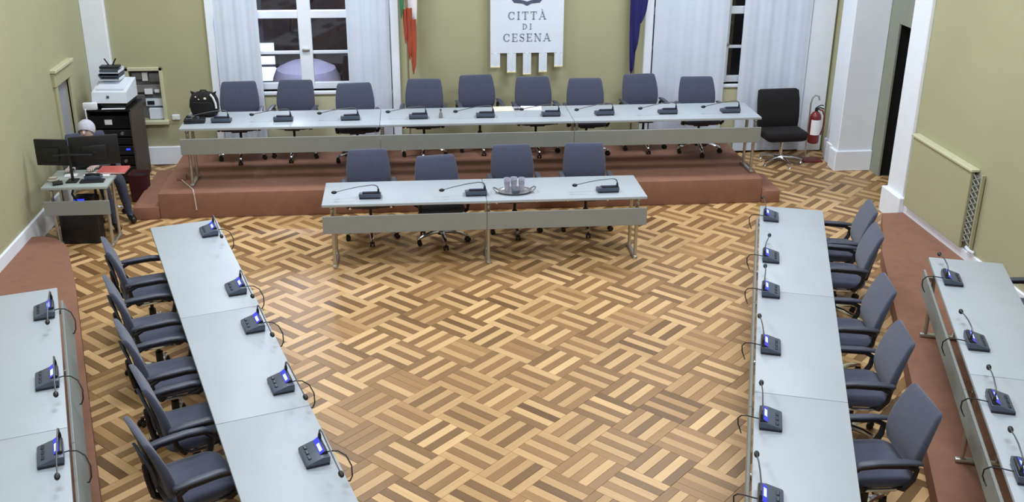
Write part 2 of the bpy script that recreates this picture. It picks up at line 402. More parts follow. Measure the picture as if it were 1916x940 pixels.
for q, (x, y, a, t, r, dz) in enumerate(strips):
    if q in chosen: continue
    n = len(rv); ca, sa = math.cos(a), math.sin(a)
    for v in SV: rv.append((x+ca*v[0]-sa*v[1], y+sa*v[0]+ca*v[1], v[2]+dz))
    for fc in SF:
        rf.append(tuple(k+n for k in fc)); rt.append((t, r, 0.5, 1))
        ru += [(SV[k][0], SV[k][1]) for k in fc]
rme = bpy.data.meshes.new('parquet_field'); rme.from_pydata(rv, [], rf); rme.update(); rme.materials.append(MATS['parquet_field'])
at = rme.attributes.new('tone', 'FLOAT_COLOR', 'FACE')
for k, c in enumerate(rt): at.data[k].color = c
uvl = rme.uv_layers.new(name='UVMap')
for k, c in enumerate(ru): uvl.data[k].uv = c
ro = bpy.data.objects.new('parquet_field', rme); COL.objects.link(ro); ro.parent = floor; ro['kind'] = 'stuff'; ro['label'] = 'oak parquet strips further away and under the tables'

# ------------------------------------------------------------------ windows and curtains
def window(n, a, mull, label):
    x0, x1, z0, z1 = a; y0, y1 = YB+0.10, YB+0.16
    fr = MB(); fr.rbox(x0, x0+0.07, y0, y1, z0, z1, b=0.005, seg=1); fr.rbox(x1-0.07, x1, y0, y1, z0, z1, b=0.005, seg=1); fr.rbox(x0, x1, y0, y1, z1-0.07, z1, b=0.005, seg=1); fr.rbox(x0, x1, y0, y1, z0, z0+0.09, b=0.005, seg=1)
    wo = struct('window_%d' % n, fr, 'white_paint', label)
    m = MB(); m.rbox(mull[0], mull[1], y0-0.03, y1, z0, z1, b=0.008, seg=1); m.build('mullion', 'white_paint', wo)
    m = MB(); m.rbox(x0, x1, y0-0.02, y1, 1.93, 2.03, b=0.006, seg=1); m.build('transom', 'white_paint', wo)
    for (b0, b1) in ((x0, mull[0]), (mull[1], x1)):
        for zb in (1.475, 2.6, 3.1):
            m = MB(); m.rbox(b0, b1, y0+0.01, y1-0.01, zb-0.02, zb+0.02, b=0.004, seg=1); m.build('glazing_bar', 'white_paint', wo)
        for (za, zb) in ((z0+0.09, 1.455), (1.495, 1.93), (2.03, 2.58), (2.62, 3.08), (3.12, z1-0.07)):
            m = MB(); m.box(b0, b1, y0+0.027, y0+0.033, za, zb); m.build('pane', 'glass_window', wo)
    m = MB(); m.rbox(x0-0.02, x1+0.02, YB-0.03, y0+0.02, z0-0.05, z0, b=0.01); m.build('window_sill', 'white_paint', wo)
    m = MB(); m.rbox(x0+0.1, x1-0.1, YB-0.012, YB+0.01, 0.3, z0-0.08, b=0.006, seg=1); m.build('apron_panel', 'cream_paint', wo)
    k = MB(); k.rbox((mull[0]+mull[1])/2-0.05, (mull[0]+mull[1])/2+0.05, y0-0.06, y0-0.03, 1.50, 1.535, b=0.008); k.build('window_handle', 'steel', wo)
    return wo
window(1, WIN[0], (-1.41, -1.24), 'white framed window left of the banner, night outside')
window(2, WIN[1], (4.34, 4.44), 'white framed window right of the banner, mostly curtained')
def curtain(x0, x1, label, waves=5, amp=0.02, ph=0.0):
    pts = []
    n = 60
    for zi in range(9):
        z = 0.03+(3.75-0.03)*zi/8; row = []
        for k in range(n+1):
            u = k/n; x = x0+(x1-x0)*u
            row.append((x, 13.965+amp*math.sin(2*PI*waves*u+ph+0.3*zi/8)+0.002*math.sin(2*PI*waves*2.3*u+1), z))
        pts.append(row)
    m = MB(); m.sheet(pts, 0.006)
    return tag(m.build('curtain', 'curtain', angle=80), label, 'curtain', 'white full-length curtains')
curtain(-2.46, -1.90, 'white curtain hanging on the left side of the left window', 3, 0.005)
curtain(-0.77, -0.21, 'white curtain hanging on the right side of the left window', 4, 0.009, 1.0)
curtain(3.34, 4.36, 'wide white curtain right of the blue flag', 4, 0.005, 0.5)
curtain(4.57, 5.52, 'white curtain hanging behind the black chair', 4, 0.005, 2.0)
# outside the left window
e = MB(); e.box(-9, 9, 19.0, 19.3, -1, 5.5); night = tag(e.build('night_facade', 'night_wall'), 'dark building front seen through the left window', 'building')
for (x0, x1, z0, z1) in ((-2.62, -2.33, 0.30, 0.67), (-2.66, -2.20, -0.30, 0.24)):
    m = MB(); m.box(x0, x1, 18.94, 18.99, z0, z1); pw = m.build('window', 'lit_pane', night)
    m = MB(); m.box(x0-0.05, x1+0.05, 18.9, 18.96, (z0+z1)/2-0.03, (z0+z1)/2+0.03); m.box(x0-0.09, x0, 18.9, 18.96, z0-0.06, z1+0.06); m.box(x1, x1+0.06, 18.9, 18.96, z0-0.06, z1+0.06); m.build('window_bar', 'night_wall', pw)
for cx in (-1.0, 0.9):
    m = MB(); m.tube([(cx+0.95*math.cos(PI*k/14), 18.92, 0.9+0.85*math.sin(PI*k/14)) for k in range(15)], 0.09, 8); m.build('arch', 'rack_brown', night)
m = MB(); cz = 0.02
secs = []
for (sc, z) in ((1.0, 0.0), (0.97, 0.12), (0.86, 0.30), (0.5, 0.42), (0.05, 0.45)):
    secs.append([(-1.64+0.56*sc*math.cos(2*PI*k/16), 17.3+0.62*sc*math.sin(2*PI*k/16), 0.34+z*0.8) for k in range(16)])
m.loft(secs); um = thing('market_umbrella', 'pale lilac canopy standing outside the left window', 'umbrella', (0, 0, 0))
m.build('canopy', 'canopy_cloth', um)
m = MB(); m.tube([(-1.6, 17.3, -1.0), (-1.6, 17.3, 0.6)], 0.03, 8); m.build('pole', 'steel', um)
g = MB(); g.box(-9, 9, 14.45, 19.0, -1.2, -1.0); tag(g.build('courtyard_ground', 'box_grey'), 'dark courtyard ground outside', kind='structure')
sl = bpy.data.lights.new('canopy_fill_light', 'POINT'); sl.energy = 260; sl.color = (0.85, 0.88, 1.0); sl.shadow_soft_size = 0.2  # added light without a visible source, brightens the canopy outside
slo = bpy.data.objects.new('canopy_fill_light', sl); COL.objects.link(slo); slo.location = (-1.6, 15.9, 3.0)

# ------------------------------------------------------------------ tables
def make_table(label, group, loc, ang, length, depth, legs, tilt=0.0):
    """local x along the table, y from the room side (0) to the users (depth)"""
    t = thing('conference_table', label, 'table', loc, ang, group)
    m = MB(); m.rbox(0.002, length-0.002, 0, depth, TH-0.03, TH, b=0.005, seg=2); m.build('tabletop', 'laminate', t)
    m = MB(); m.rbox(0.003, length-0.003, -0.024, -0.004, -0.19, 0.0, b=0.003, seg=1); m.build('modesty_panel', 'panel_grey', t, loc=(0, 0, 0.60), rot=(-tilt, 0, 0))
    for x in legs:
        for y in (0.06, depth*0.5):
            m = MB(); m.tube([(x, y, 0.035), (x, y, TH-0.065)], 0.019, 10); lg = m.build('leg', 'steel', t)
            m = MB(); m.lathe([(0.012, 0), (0.024, 0.008), (0.028, 0.02), (0.022, 0.034)], 12, (x, y, TH-0.065)); m.build('leg_cap', 'chrome', lg)
        m = MB(); m.rbox(x-0.024, x+0.024, 0.015, depth*0.5+0.06, 0.0, 0.036, b=0.012, seg=2); m.build('foot_rail', 'steel', t)
        m = MB(); m.rbox(x-0.012, x+0.012, -0.0035, 0.045, 0.53, 0.57, b=0.004, seg=1); m.build('panel_bracket', 'chrome', t)
        m = MB(); m.rbox(x-0.02, x+0.02, 0.04, depth-0.06, TH-0.05, TH-0.0305, b=0.004, seg=1); m.build('top_rail', 'steel', t)
    return t
# back row on the stage
BX0, BX1, BY = -2.65, 4.29, 12.08; bl = (BX1-BX0)/3
for k, nm in enumerate(('left', 'middle', 'right')):
    make_table('grey-green table on the stage, %s one of the three joined back tables' % nm, 'joined tables on the stage', (BX0+bl*k, BY, PZ), 0, bl, 0.74, {0: (0.08,), 1: (0.02,), 2: (0.04, bl-0.06)}[k])
# front table
FX0, FX1, FY = -0.91, 2.47, 10.19; flen = (FX1-FX0)/2
make_table('grey-green table in front of the stage, left half under two microphones', 'joined tables in front of the stage', (FX0, FY, 0), 0, flen, 0.72, (0.10,))
make_table('grey-green table in front of the stage, right half with the tray', 'joined tables in front of the stage', (FX0+flen, FY, 0), 0, flen, 0.72, (0.02, flen-0.09))
# side rows: frame() gives the angle with local +y = n (towards the users)
def frame(n): return math.atan2(-n[0], n[1])
nL = Vector((-0.951, -0.309)); dL = Vector((0.309, -0.951))     # dL runs from far to near
nR = Vector((0.948, -0.319)); dR = Vector((-0.319, -0.948))
def side_row(front_far, d, n, z, lens, depth, labels, group, flip, tilt=0.0):
    """flip True when local x points from near to far (left rows)"""
    s = 0.0
    for L, lab in zip(lens, labels):
        a = Vector(front_far)+d*s; b = a+d*L
        o = b if flip else a
        legs = (0.03, L-0.07) if s == 0 else (0.03,)
        if s == 0: legs = (0.03, L-0.10) if flip else (0.10, L-0.03)
        else: legs = (0.03,) if flip else (L-0.03,)
        make_table(lab, group, (o.x, o.y, z), frame(n), L, depth, legs, tilt)
        s += L
FL = (-1.905, 9.87); FRr = (3.56, 9.82); FLO = (-2.84, 7.98); FRO = (4.46, 8.01)
side_row(FL, dL, nL, 0, (2.15, 1.70, 1.9), 0.62, ('grey-green table of the left inner row, farthest from the camera', 'grey-green table of the left inner row, middle one between the seams', 'grey-green table of the left inner row, nearest the camera'), 'left inner row of tables', True)
side_row(FRr, dR, nR, 0, (2.15, 1.75, 2.0), 0.62, ('grey-green table of the right inner row, farthest from the camera', 'grey-green table of the right inner row, middle one', 'grey-green table of the right inner row, nearest the camera'), 'right inner row of tables', False)
side_row(FLO, Vector((0.303, -0.953)), Vector((-0.953, -0.303)), DZ, (2.27, 1.7), 0.62, ('grey-green table on the left dais, far one by the wall', 'grey-green table on the left dais, nearest the camera'), 'tables on the left dais', True, 0.30)
side_row(FRO, Vector((-0.322, -0.947)), Vector((0.947, -0.322)), DZ, (2.15, 2.0), 0.60, ('grey-green table on the right dais, far one below the radiator cover', 'grey-green table on the right dais, nearest the camera'), 'tables on the right dais', False)

# ------------------------------------------------------------------ swivel chairs
def make_chair():
    t = thing('swivel_chair', 'x', 'chair')
    def sec(w, d, z, yc=0.0, r=0.06): return [(x, y+yc, z) for x, y in rrect(w, d, min(r, w/2.1, d/2.1), 5)]
    m = MB(); m.loft([sec(0.40, 0.38, 0.405), sec(0.46, 0.44, 0.415, r=0.09), sec(0.49, 0.47, 0.44, r=0.1), sec(0.49, 0.47, 0.465, r=0.1), sec(0.46, 0.44, 0.483, r=0.1), sec(0.38, 0.36, 0.492, r=0.1)]); m.build('seat', 'chair_fabric', t, angle=60)
    H = [(0.500, 0.36, 0.020, 0.225), (0.514, 0.42, 0.040, 0.228), (0.574, 0.475, 0.058, 0.232), (0.648, 0.495, 0.062, 0.244), (0.740, 0.490, 0.058, 0.268), (0.833, 0.465, 0.050, 0.300), (0.898, 0.438, 0.042, 0.326), (0.921, 0.42, 0.032, 0.336), (0.930, 0.385, 0.016, 0.340)]
    secs = []
    for z, wd, th, yc in H:
        row = []
        for x, y in rrect(wd, th, th*0.45, 3):
            row.append((x, y+yc-0.035*(1-(2*x/0.5)**2)*0+0.03*((2*x/0.5)**2)*-1, z))
        secs.append(row)
    m = MB(); m.loft(secs); bk = m.build('backrest', 'chair_fabric', t, angle=60)
    secs = []
    for z, wd, yc in ((0.555, 0.20, 0.268), (0.63, 0.28, 0.282), (0.72, 0.27, 0.302), (0.795, 0.18, 0.324)):
        secs.append([(x, y+yc-0.03*((2*x/0.5)**2), z) for x, y in rrect(wd, 0.02, 0.008, 2)])
    m = MB(); m.loft(secs); m.build('back_shell', 'arm_pad', bk, angle=50)
    m = MB(); m.tube([(0, 0.05, 0.385), (0, 0.20, 0.39), (0, 0.265, 0.44), (0, 0.285, 0.56), (0, 0.292, 0.66)], 0.022, 8, sx=1.6); m.build('back_bracket', 'black_plastic', t)
    for s in (-1, 1):
        m = MB(); m.tube([(s*0.20, 0.10, 0.400), (s*0.262, 0.13, 0.42), (s*0.272, 0.18, 0.50), (s*0.275, 0.19, 0.57), (s*0.275, 0.13, 0.605), (s*0.275, -0.06, 0.612), (s*0.272, -0.18, 0.60), (s*0.268, -0.225, 0.55), (s*0.262, -0.20, 0.46), (s*0.258, -0.13, 0.415), (s*0.20, -0.08, 0.400)], 0.017, 8, sx=1.3); ar = m.build('armrest', 'black_plastic', t)
        secs = []
        for y, wd, z in ((0.22, 0.026, 0.612), (0.205, 0.045, 0.620), (0.11, 0.060, 0.630), (-0.06, 0.060, 0.632), (-0.18, 0.056, 0.618), (-0.235, 0.048, 0.590), (-0.25, 0.024, 0.572)):
            secs.append([(s*0.275+x, y, z+zz) for x, zz in rrect(wd, 0.026, 0.011, 2)])
        m = MB(); m.loft(secs); m.build('arm_pad', 'arm_pad', ar, angle=60)
        m = MB(); m.tube([(s*0.225, -0.17, 0.405), (s*0.238, -0.12, 0.402), (s*0.238, 0.08, 0.402), (s*0.225, 0.12, 0.405)], 0.012, 8); m.build('arm_bracket', 'chrome', ar)
    m = MB(); m.rbox(-0.10, 0.10, -0.13, 0.12, 0.372, 0.404, b=0.012, seg=2); m.build('seat_mechanism', 'black_plastic', t)
    m = MB(); m.tube([(0.06, -0.03, 0.385), (0.20, -0.05, 0.385), (0.245, -0.055, 0.38)], 0.007, 6); m.build('lever', 'black_plastic', t)
    m = MB(); m.lathe([(0.045, 0.085), (0.048, 0.13), (0.03, 0.135), (0.03, 0.25), (0.016, 0.255), (0.016, 0.375)], 14); m.build('gas_lift', 'black_plastic', t)
    for k in range(5):
        a = 2*PI*k/5-PI/2; c, s = math.cos(a), math.sin(a)
        R = Matrix.Rotation(a, 4, 'Z')
        m = MB(); m.tube([(0.03, 0, 0.118), (0.12, 0, 0.118), (0.22, 0, 0.098), (0.285, 0, 0.078), (0.30, 0, 0.068)], [0.024, 0.021, 0.018, 0.015, 0.009], 8, sx=1.2, M=R); lg = m.build('base_leg', 'chrome', t)
        Rc = Matrix.Translation((0.285*c, 0.285*s, 0)) @ Matrix.Rotation(a+0.7*k, 4, 'Z')
        m = MB()
        for sd in (-1, 1): m.tube([(0.012, sd*0.010, 0.027), (0.012, sd*0.026, 0.027)], 0.027, 12, M=Rc)
        m.rbox(-0.012, 0.03, -0.009, 0.009, 0.03, 0.066, b=0.004, seg=1, M=Rc); m.build('caster', 'black_plastic', lg)
    return t
chair0 = make_chair(); chair_used = [False]
def place_chair(x, y, z, ang, label, group, drop=0.0):
    if not chair_used[0]: o = chair0; chair_used[0] = True
    else: o = copy_tree(chair0)
    o.location = (x, y, z); o.rotation_euler = (0, 0, ang); o['label'] = label; o['group'] = group
    if drop:
        for ch in o.children:
            if ch.name.split('.')[0] in ('seat', 'backrest', 'back_bracket', 'armrest', 'seat_mechanism', 'lever'): ch.location.z -= drop
    return o
back_x = [(-2.15, 13.55, 3), (-1.43, 13.59, -6), (-0.68, 13.36, 5), (0.22, 13.53, -4), (0.90, 13.71, 6), (1.64, 13.56, 3), (2.32, 13.42, -3), (3.08, 13.62, 4), (3.81, 13.41, -2)]
for k, (x, y, a) in enumerate(back_x):
    r = math.radians(a)
    place_chair(x+0.33*math.sin(r), y-0.33*math.cos(r), PZ, r, 'blue-grey swivel chair behind the back table on the stage, %s from the left' % ORD[k+1], 'swivel chairs on the stage')
for k, (x, y, a, dr) in enumerate(((-0.47, 11.44, 3, 0), (0.28, 11.25, 8, 0.03), (1.16, 11.50, 2, 0), (2.00, 11.50, -2, 0))):
    r = math.radians(a)
    place_chair(x+0.33*math.sin(r), y-0.33*math.cos(r), 0, r, 'blue-grey swivel chair at the table in front of the stage, %s from the left' % ORD[k+1], 'swivel chairs at the front table', dr)
def side_chair(top, n, extra, label, group, z=0.0):
    a = frame(n)+math.radians(extra)
    bx, by = -math.sin(a), math.cos(a)      # local +y (backwards) in world
    place_chair(top[0]-0.33*bx, top[1]-0.33*by, z, a, label, group)
lt = [((-2.67, 8.75), 2), ((-2.43, 7.88), 4), ((-2.14, 7.05), 5), ((-1.85, 6.32), 7), ((-1.71, 5.64), 12)]
for k, (p_, ex) in enumerate(lt):
    side_chair(p_, nL, ex, 'blue-grey swivel chair of the left row, %s' % ('farthest from the camera' if k == 0 else 'nearest the camera' if k == 4 else ORD[k+1]+' counted from the far end'), 'swivel chairs of the left row')
rt_ = [((4.46, 9.16), 5), ((4.25, 8.54), 4), ((3.83, 7.39), 8), ((3.57, 6.52), 8), ((3.28, 5.59), 16)]
for k, (p_, ex) in enumerate(rt_):
    side_chair(p_, nR, ex, 'blue-grey swivel chair of the right row, %s' % ('farthest from the camera' if k == 0 else 'nearest the camera' if k == 4 else ORD[k+1]+' counted from the far end'), 'swivel chairs of the right row')
side_chair((5.42, 7.28), Vector((0.947, -0.322)), 0, 'blue-grey swivel chair on the right dais, cut by the frame edge', 'swivel chair on the right dais', DZ)

# black chair by the fire extinguisher
bc = thing('black_chair', 'black armless upholstered chair on a chrome star base by the curtain', 'chair', (5.09, 13.45, 0), math.radians(4))
def sec2(w, d, z, yc, r): return [(x, y+yc, z) for x, y in rrect(w, d, r, 4)]
m = MB(); m.loft([sec2(0.50, 0.40, 0.35, 0.02, 0.05), sec2(0.56, 0.45, 0.365, 0.02, 0.06), sec2(0.58, 0.47, 0.42, 0.02, 0.06), sec2(0.57, 0.45, 0.465, 0.02, 0.06), sec2(0.50, 0.38, 0.48, 0.02, 0.06)]); m.build('seat', 'black_fabric', bc, angle=60)
m = MB(); m.loft([sec2(0.52, 0.08, 0.44, 0.20, 0.03), sec2(0.58, 0.12, 0.47, 0.20, 0.05), sec2(0.60, 0.14, 0.62, 0.21, 0.06), sec2(0.60, 0.12, 0.84, 0.25, 0.05), sec2(0.58, 0.09, 0.955, 0.28, 0.035), sec2(0.52, 0.05, 0.972, 0.285, 0.02)]); m.build('backrest', 'black_fabric', bc, angle=60)
m = MB(); m.lathe([(0.032, 0.07), (0.036, 0.11), (0.024, 0.12), (0.024, 0.33), (0.09, 0.345), (0.09, 0.36)], 14); m.build('column', 'chrome', bc)
for k in range(5):
    a = 2*PI*k/5-PI/2+0.1; R = Matrix.Rotation(a, 4, 'Z')
    m = MB(); m.tube([(0.02, 0, 0.095), (0.15, 0, 0.085), (0.30, 0, 0.062)], [0.022, 0.017, 0.013], 8, M=R); lg = m.build('base_leg', 'chrome', bc)
    m = MB(); m.lathe([(0.02, 0), (0.024, 0.01), (0.012, 0.03), (0.010, 0.06)], 10, (0.285*math.cos(a), 0.285*math.sin(a), 0)); m.build('glide', 'chrome', lg)

# ------------------------------------------------------------------ microphone units
def make_mic():
    t = thing('microphone_unit', 'x', 'microphone')
    def prof(y0, y1, za, zb, x0, x1, b):
        m = MB(); m.add([(x0+b, y0, 0), (x1-b, y0, 0), (x1-b, y1, 0), (x0+b, y1, 0), (x0+b, y0, za), (x1-b, y0, za), (x1-b, y1, zb), (x0+b, y1, zb)], [(0,3,2,1),(4,5,6,7),(0,1,5,4),(1,2,6,5),(2,3,7,6),(3,0,4,7)]); return m
    bm = bmesh.new()
    def wedge(pts_yz, x0, x1, name, mt, par, bev):
        bm = bmesh.new(); a = [bm.verts.new((x0, y, z)) for y, z in pts_yz]; b = [bm.verts.new((x1, y, z)) for y, z in pts_yz]; n = len(a)
        bm.faces.new(a); bm.faces.new(list(reversed(b)))
        for i in range(n): bm.faces.new((a[(i+1) % n], a[i], b[i], b[(i+1) % n]))
        bmesh.ops.recalc_face_normals(bm, faces=bm.faces)
        bmesh.ops.bevel(bm, geom=list(bm.edges), offset=bev, segments=2, affect='EDGES', profile=0.5)
        m = MB(); bm.verts.index_update(); m.add([v.co.copy() for v in bm.verts], [tuple(v.index for v in f.verts) for f in bm.faces], True); bm.free()
        return m.build(name, mt, par, angle=40)
    wedge([(0.075, 0.0), (-0.07, 0.0), (-0.07, 0.018), (0.075, 0.018)], -0.11, 0.11, 'base', 'mic_dark', t, 0.004)
    wedge([(0.078, 0.016), (-0.074, 0.016), (-0.074, 0.058), (-0.03, 0.060), (0.070, 0.030)], -0.113, 0.113, 'body', 'mic_body', t, 0.006)
    hs = wedge([(-0.028, 0.055), (-0.071, 0.055), (-0.068, 0.078), (-0.052, 0.080), (-0.018, 0.058)], -0.075, 0.105, 'display_housing', 'mic_dark', t, 0.004)
    m = MB(); 
    c0 = Vector((0.0, -0.052, 0.0805)); c1 = Vector((0.0, -0.019, 0.0590)); nn = Vector((0, 0.55, 0.84))*0.0012
    g0 = c0.lerp(c1, 0.02)+nn*0.4; g1 = c0.lerp(c1, 0.98)+nn*0.4
    m.add([(-0.072, g0.y, g0.z), (0.102, g0.y, g0.z), (0.102, g1.y, g1.z), (-0.072, g1.y, g1.z)], [(0, 1, 2, 3)]); m.build('display_glow', 'mic_blue', hs); m = MB()
    q0 = c0.lerp(c1, 0.28)+nn; q1 = c0.lerp(c1, 0.80)+nn
    m.add([(-0.045, q0.y, q0.z), (0.040, q0.y, q0.z), (0.040, q1.y, q1.z), (-0.045, q1.y, q1.z)], [(0, 3, 2, 1)] if False else [(0, 1, 2, 3)]); m.build('display', 'display', hs)
    m = MB()
    for k in range(3): m.rbox(-0.07+0.06*k, -0.03+0.06*k, 0.03, 0.05, 0.036, 0.046, b=0.003, seg=1)
    m.build('button_row', 'mic_dark', t)
    gn = [(0, 0, 0.0), (0, 0, 0.05), (-0.008, 0, 0.075), (-0.03, 0, 0.09), (-0.07, 0, 0.094), (-0.2, 0.004, 0.080), (-0.33, 0.006, 0.056), (-0.43, 0.004, 0.034)]
    m = MB(); m.tube(gn, [0.006, 0.006, 0.006, 0.0055, 0.005, 0.005, 0.0045, 0.0045], 8); gk = m.build('gooseneck', 'neck_metal', t, loc=(0.09, -0.06, 0.06))
    m = MB(); m.lathe([(0.010, 0.0), (0.011, 0.03), (0.008, 0.05)], 10); m.build('neck_socket', 'black_plastic', gk)
    m = MB(); m.ell((-0.452, 0.004, 0.029), 0.030, 0.017, 0.018, 12, 8); m.build('microphone_head', 'black_plastic', gk)
    m = MB(); m.tube([(0.0, -0.07, 0.02), (0.0, -0.10, 0.024), (-0.015, -0.145, 0.022), (-0.05, -0.185, 0.0), (-0.095, -0.205, -0.05), (-0.12, -0.20, -0.11), (-0.115, -0.185, -0.145), (-0.09, -0.175, -0.16)], 0.0045, 6); m.build('cable', 'cable_black', t)
    return t
mic0 = make_mic(); mic_used = [False]; rm = random.Random(5)
def place_mic(x, y, z, ang, label, group, loop):
    if not mic_used[0]:
        o = mic0; mic_used[0] = True
    else: o = copy_tree(mic0)
    o.location = (x, y, z+0.0005); o.rotation_euler = (0, 0, ang); o['label'] = label; o['group'] = group
    for ch in list(o.children):
        nm = ch.name.split('.')[0]
        if nm == 'gooseneck': ch.rotation_euler = (0, 0, math.radians(rm.uniform(-5, 5)))
        if nm == 'cable' and not loop: bpy.data.objects.remove(ch, do_unlink=True)
    return o
def mic_on_line(p, ff, d, n, off): 
    s = (Vector(p)-Vector(ff)).dot(d); q = Vector(ff)+d*s+n*off
    return q.x, q.y
# the first one placed keeps its cable
for k, p_ in enumerate(((-1.93, 9.48), (-1.48, 8.13), (-1.23, 7.43), (-0.92, 6.48), (-0.61, 5.58))):
    x, y = mic_on_line(p_, FL, dL, nL, 0.125)
    place_mic(x, y, TH, frame(nL), 'gooseneck microphone unit on the left inner table row, %s' % ('farthest from the camera' if k == 0 else 'nearest the camera' if k == 4 else ORD[k+1]+' from the far end'), 'microphones of the left inner row', True)
for k, p_ in enumerate(((3.50, 9.46), (3.17, 8.44), (2.93, 7.72), (2.60, 6.75), (2.24, 5.74), (1.94, 4.89))):
    x, y = mic_on_line(p_, FRr, dR, nR, 0.105)
    place_mic(x, y, TH, frame(nR), 'gooseneck microphone unit on the right inner table row, %s' % ('farthest from the camera' if k == 0 else 'nearest the camera, cut by the frame' if k == 5 else ORD[k+1]+' from the far end'), 'microphones of the right inner row', True)
for k, p_ in enumerate(((-2.77, 7.49), (-2.43, 6.41), (-2.14, 5.48))):
    x, y = mic_on_line(p_, FLO, Vector((0.303, -0.953)), Vector((-0.953, -0.303)), 0.10)
    place_mic(x, y, TH+DZ, frame(Vector((-0.953, -0.303))), 'gooseneck microphone unit on the left dais table, %s' % ('farthest from the camera', 'middle one of three', 'nearest the camera')[k], 'microphones on the left dais', True)
for k, p_ in enumerate(((4.38, 7.50), (4.00, 6.40), (3.73, 5.56), (3.45, 4.80))):
    x, y = mic_on_line(p_, FRO, Vector((-0.322, -0.947)), Vector((0.947, -0.322)), 0.115)
    place_mic(x, y, TH+DZ, frame(Vector((0.947, -0.322))), 'gooseneck microphone unit on the right dais table, %s' % ('farthest from the camera', 'second from the far end', 'third from the far end', 'nearest the camera')[k], 'microphones on the right dais', True)
for k, x in enumerate((-2.20, -1.48, -0.69, 0.12, 0.93, 1.73, 2.39, 3.18, 3.97)):
    place_mic(x, 12.36, TH+PZ, math.radians(rm.uniform(-2, 2)), 'gooseneck microphone unit on the back table, %s from the left' % ORD[k+1], 'microphones on the back table', False)
for k, x in enumerate((-0.42, 0.68, 2.08)):
    place_mic(x, 10.40, TH, math.radians(rm.uniform(-2, 2)), 'gooseneck microphone unit on the front table, %s' % ('left of the three', 'middle one beside the tray', 'right of the three')[k], 'microphones on the front table', False)

# ------------------------------------------------------------------ banner with lettering
def box2(m, x0, x1, z0, z1, y0, y1): m.box(x0, x1, y0, y1, z0, z1)
BY0 = 13.955
bn = thing('hanging_banner', 'white city banner with grey lettering hanging between the flags', 'banner', (1.61, BY0, 1.47))
def cloth(x0, x1, z0, z1, amp, waves, th=0.006):
    pts = []
    n = 24
    for i in range(7):
        z = z0+(z1-z0)*i/6; pts.append([(x0+(x1-x0)*k/n, amp*math.sin(2*PI*waves*k/n), z) for k in range(n+1)])
    m = MB(); m.sheet(pts, th); return m
cloth(-0.49, 0.49, 0.0, 1.75, 0.0, 2).build('cloth', 'banner_cloth', bn, angle=80)
for (x0, x1, zb) in ((-0.49, -0.36, -0.20), (-0.265, -0.145, -0.27), (-0.05, 0.06, -0.30), (0.165, 0.275, -0.27), (0.375, 0.49, -0.20)):
    tb = cloth(x0, x1, zb+0.02, 0.002, 0.004, 1.5).build('tab', 'banner_cloth', bn, angle=80)
    m = MB(); m.rbox(x0-0.002, x1+0.002, -0.006, 0.012, zb, zb+0.022, b=0.004, seg=1); m.build('fringe', 'gold_fringe', tb)
m = MB(); m.tube([(-0.58, 0.0, 1.76), (0.58, 0.0, 1.76)], 0.018, 10); m.build('banner_rod', 'pole_wood', bn)
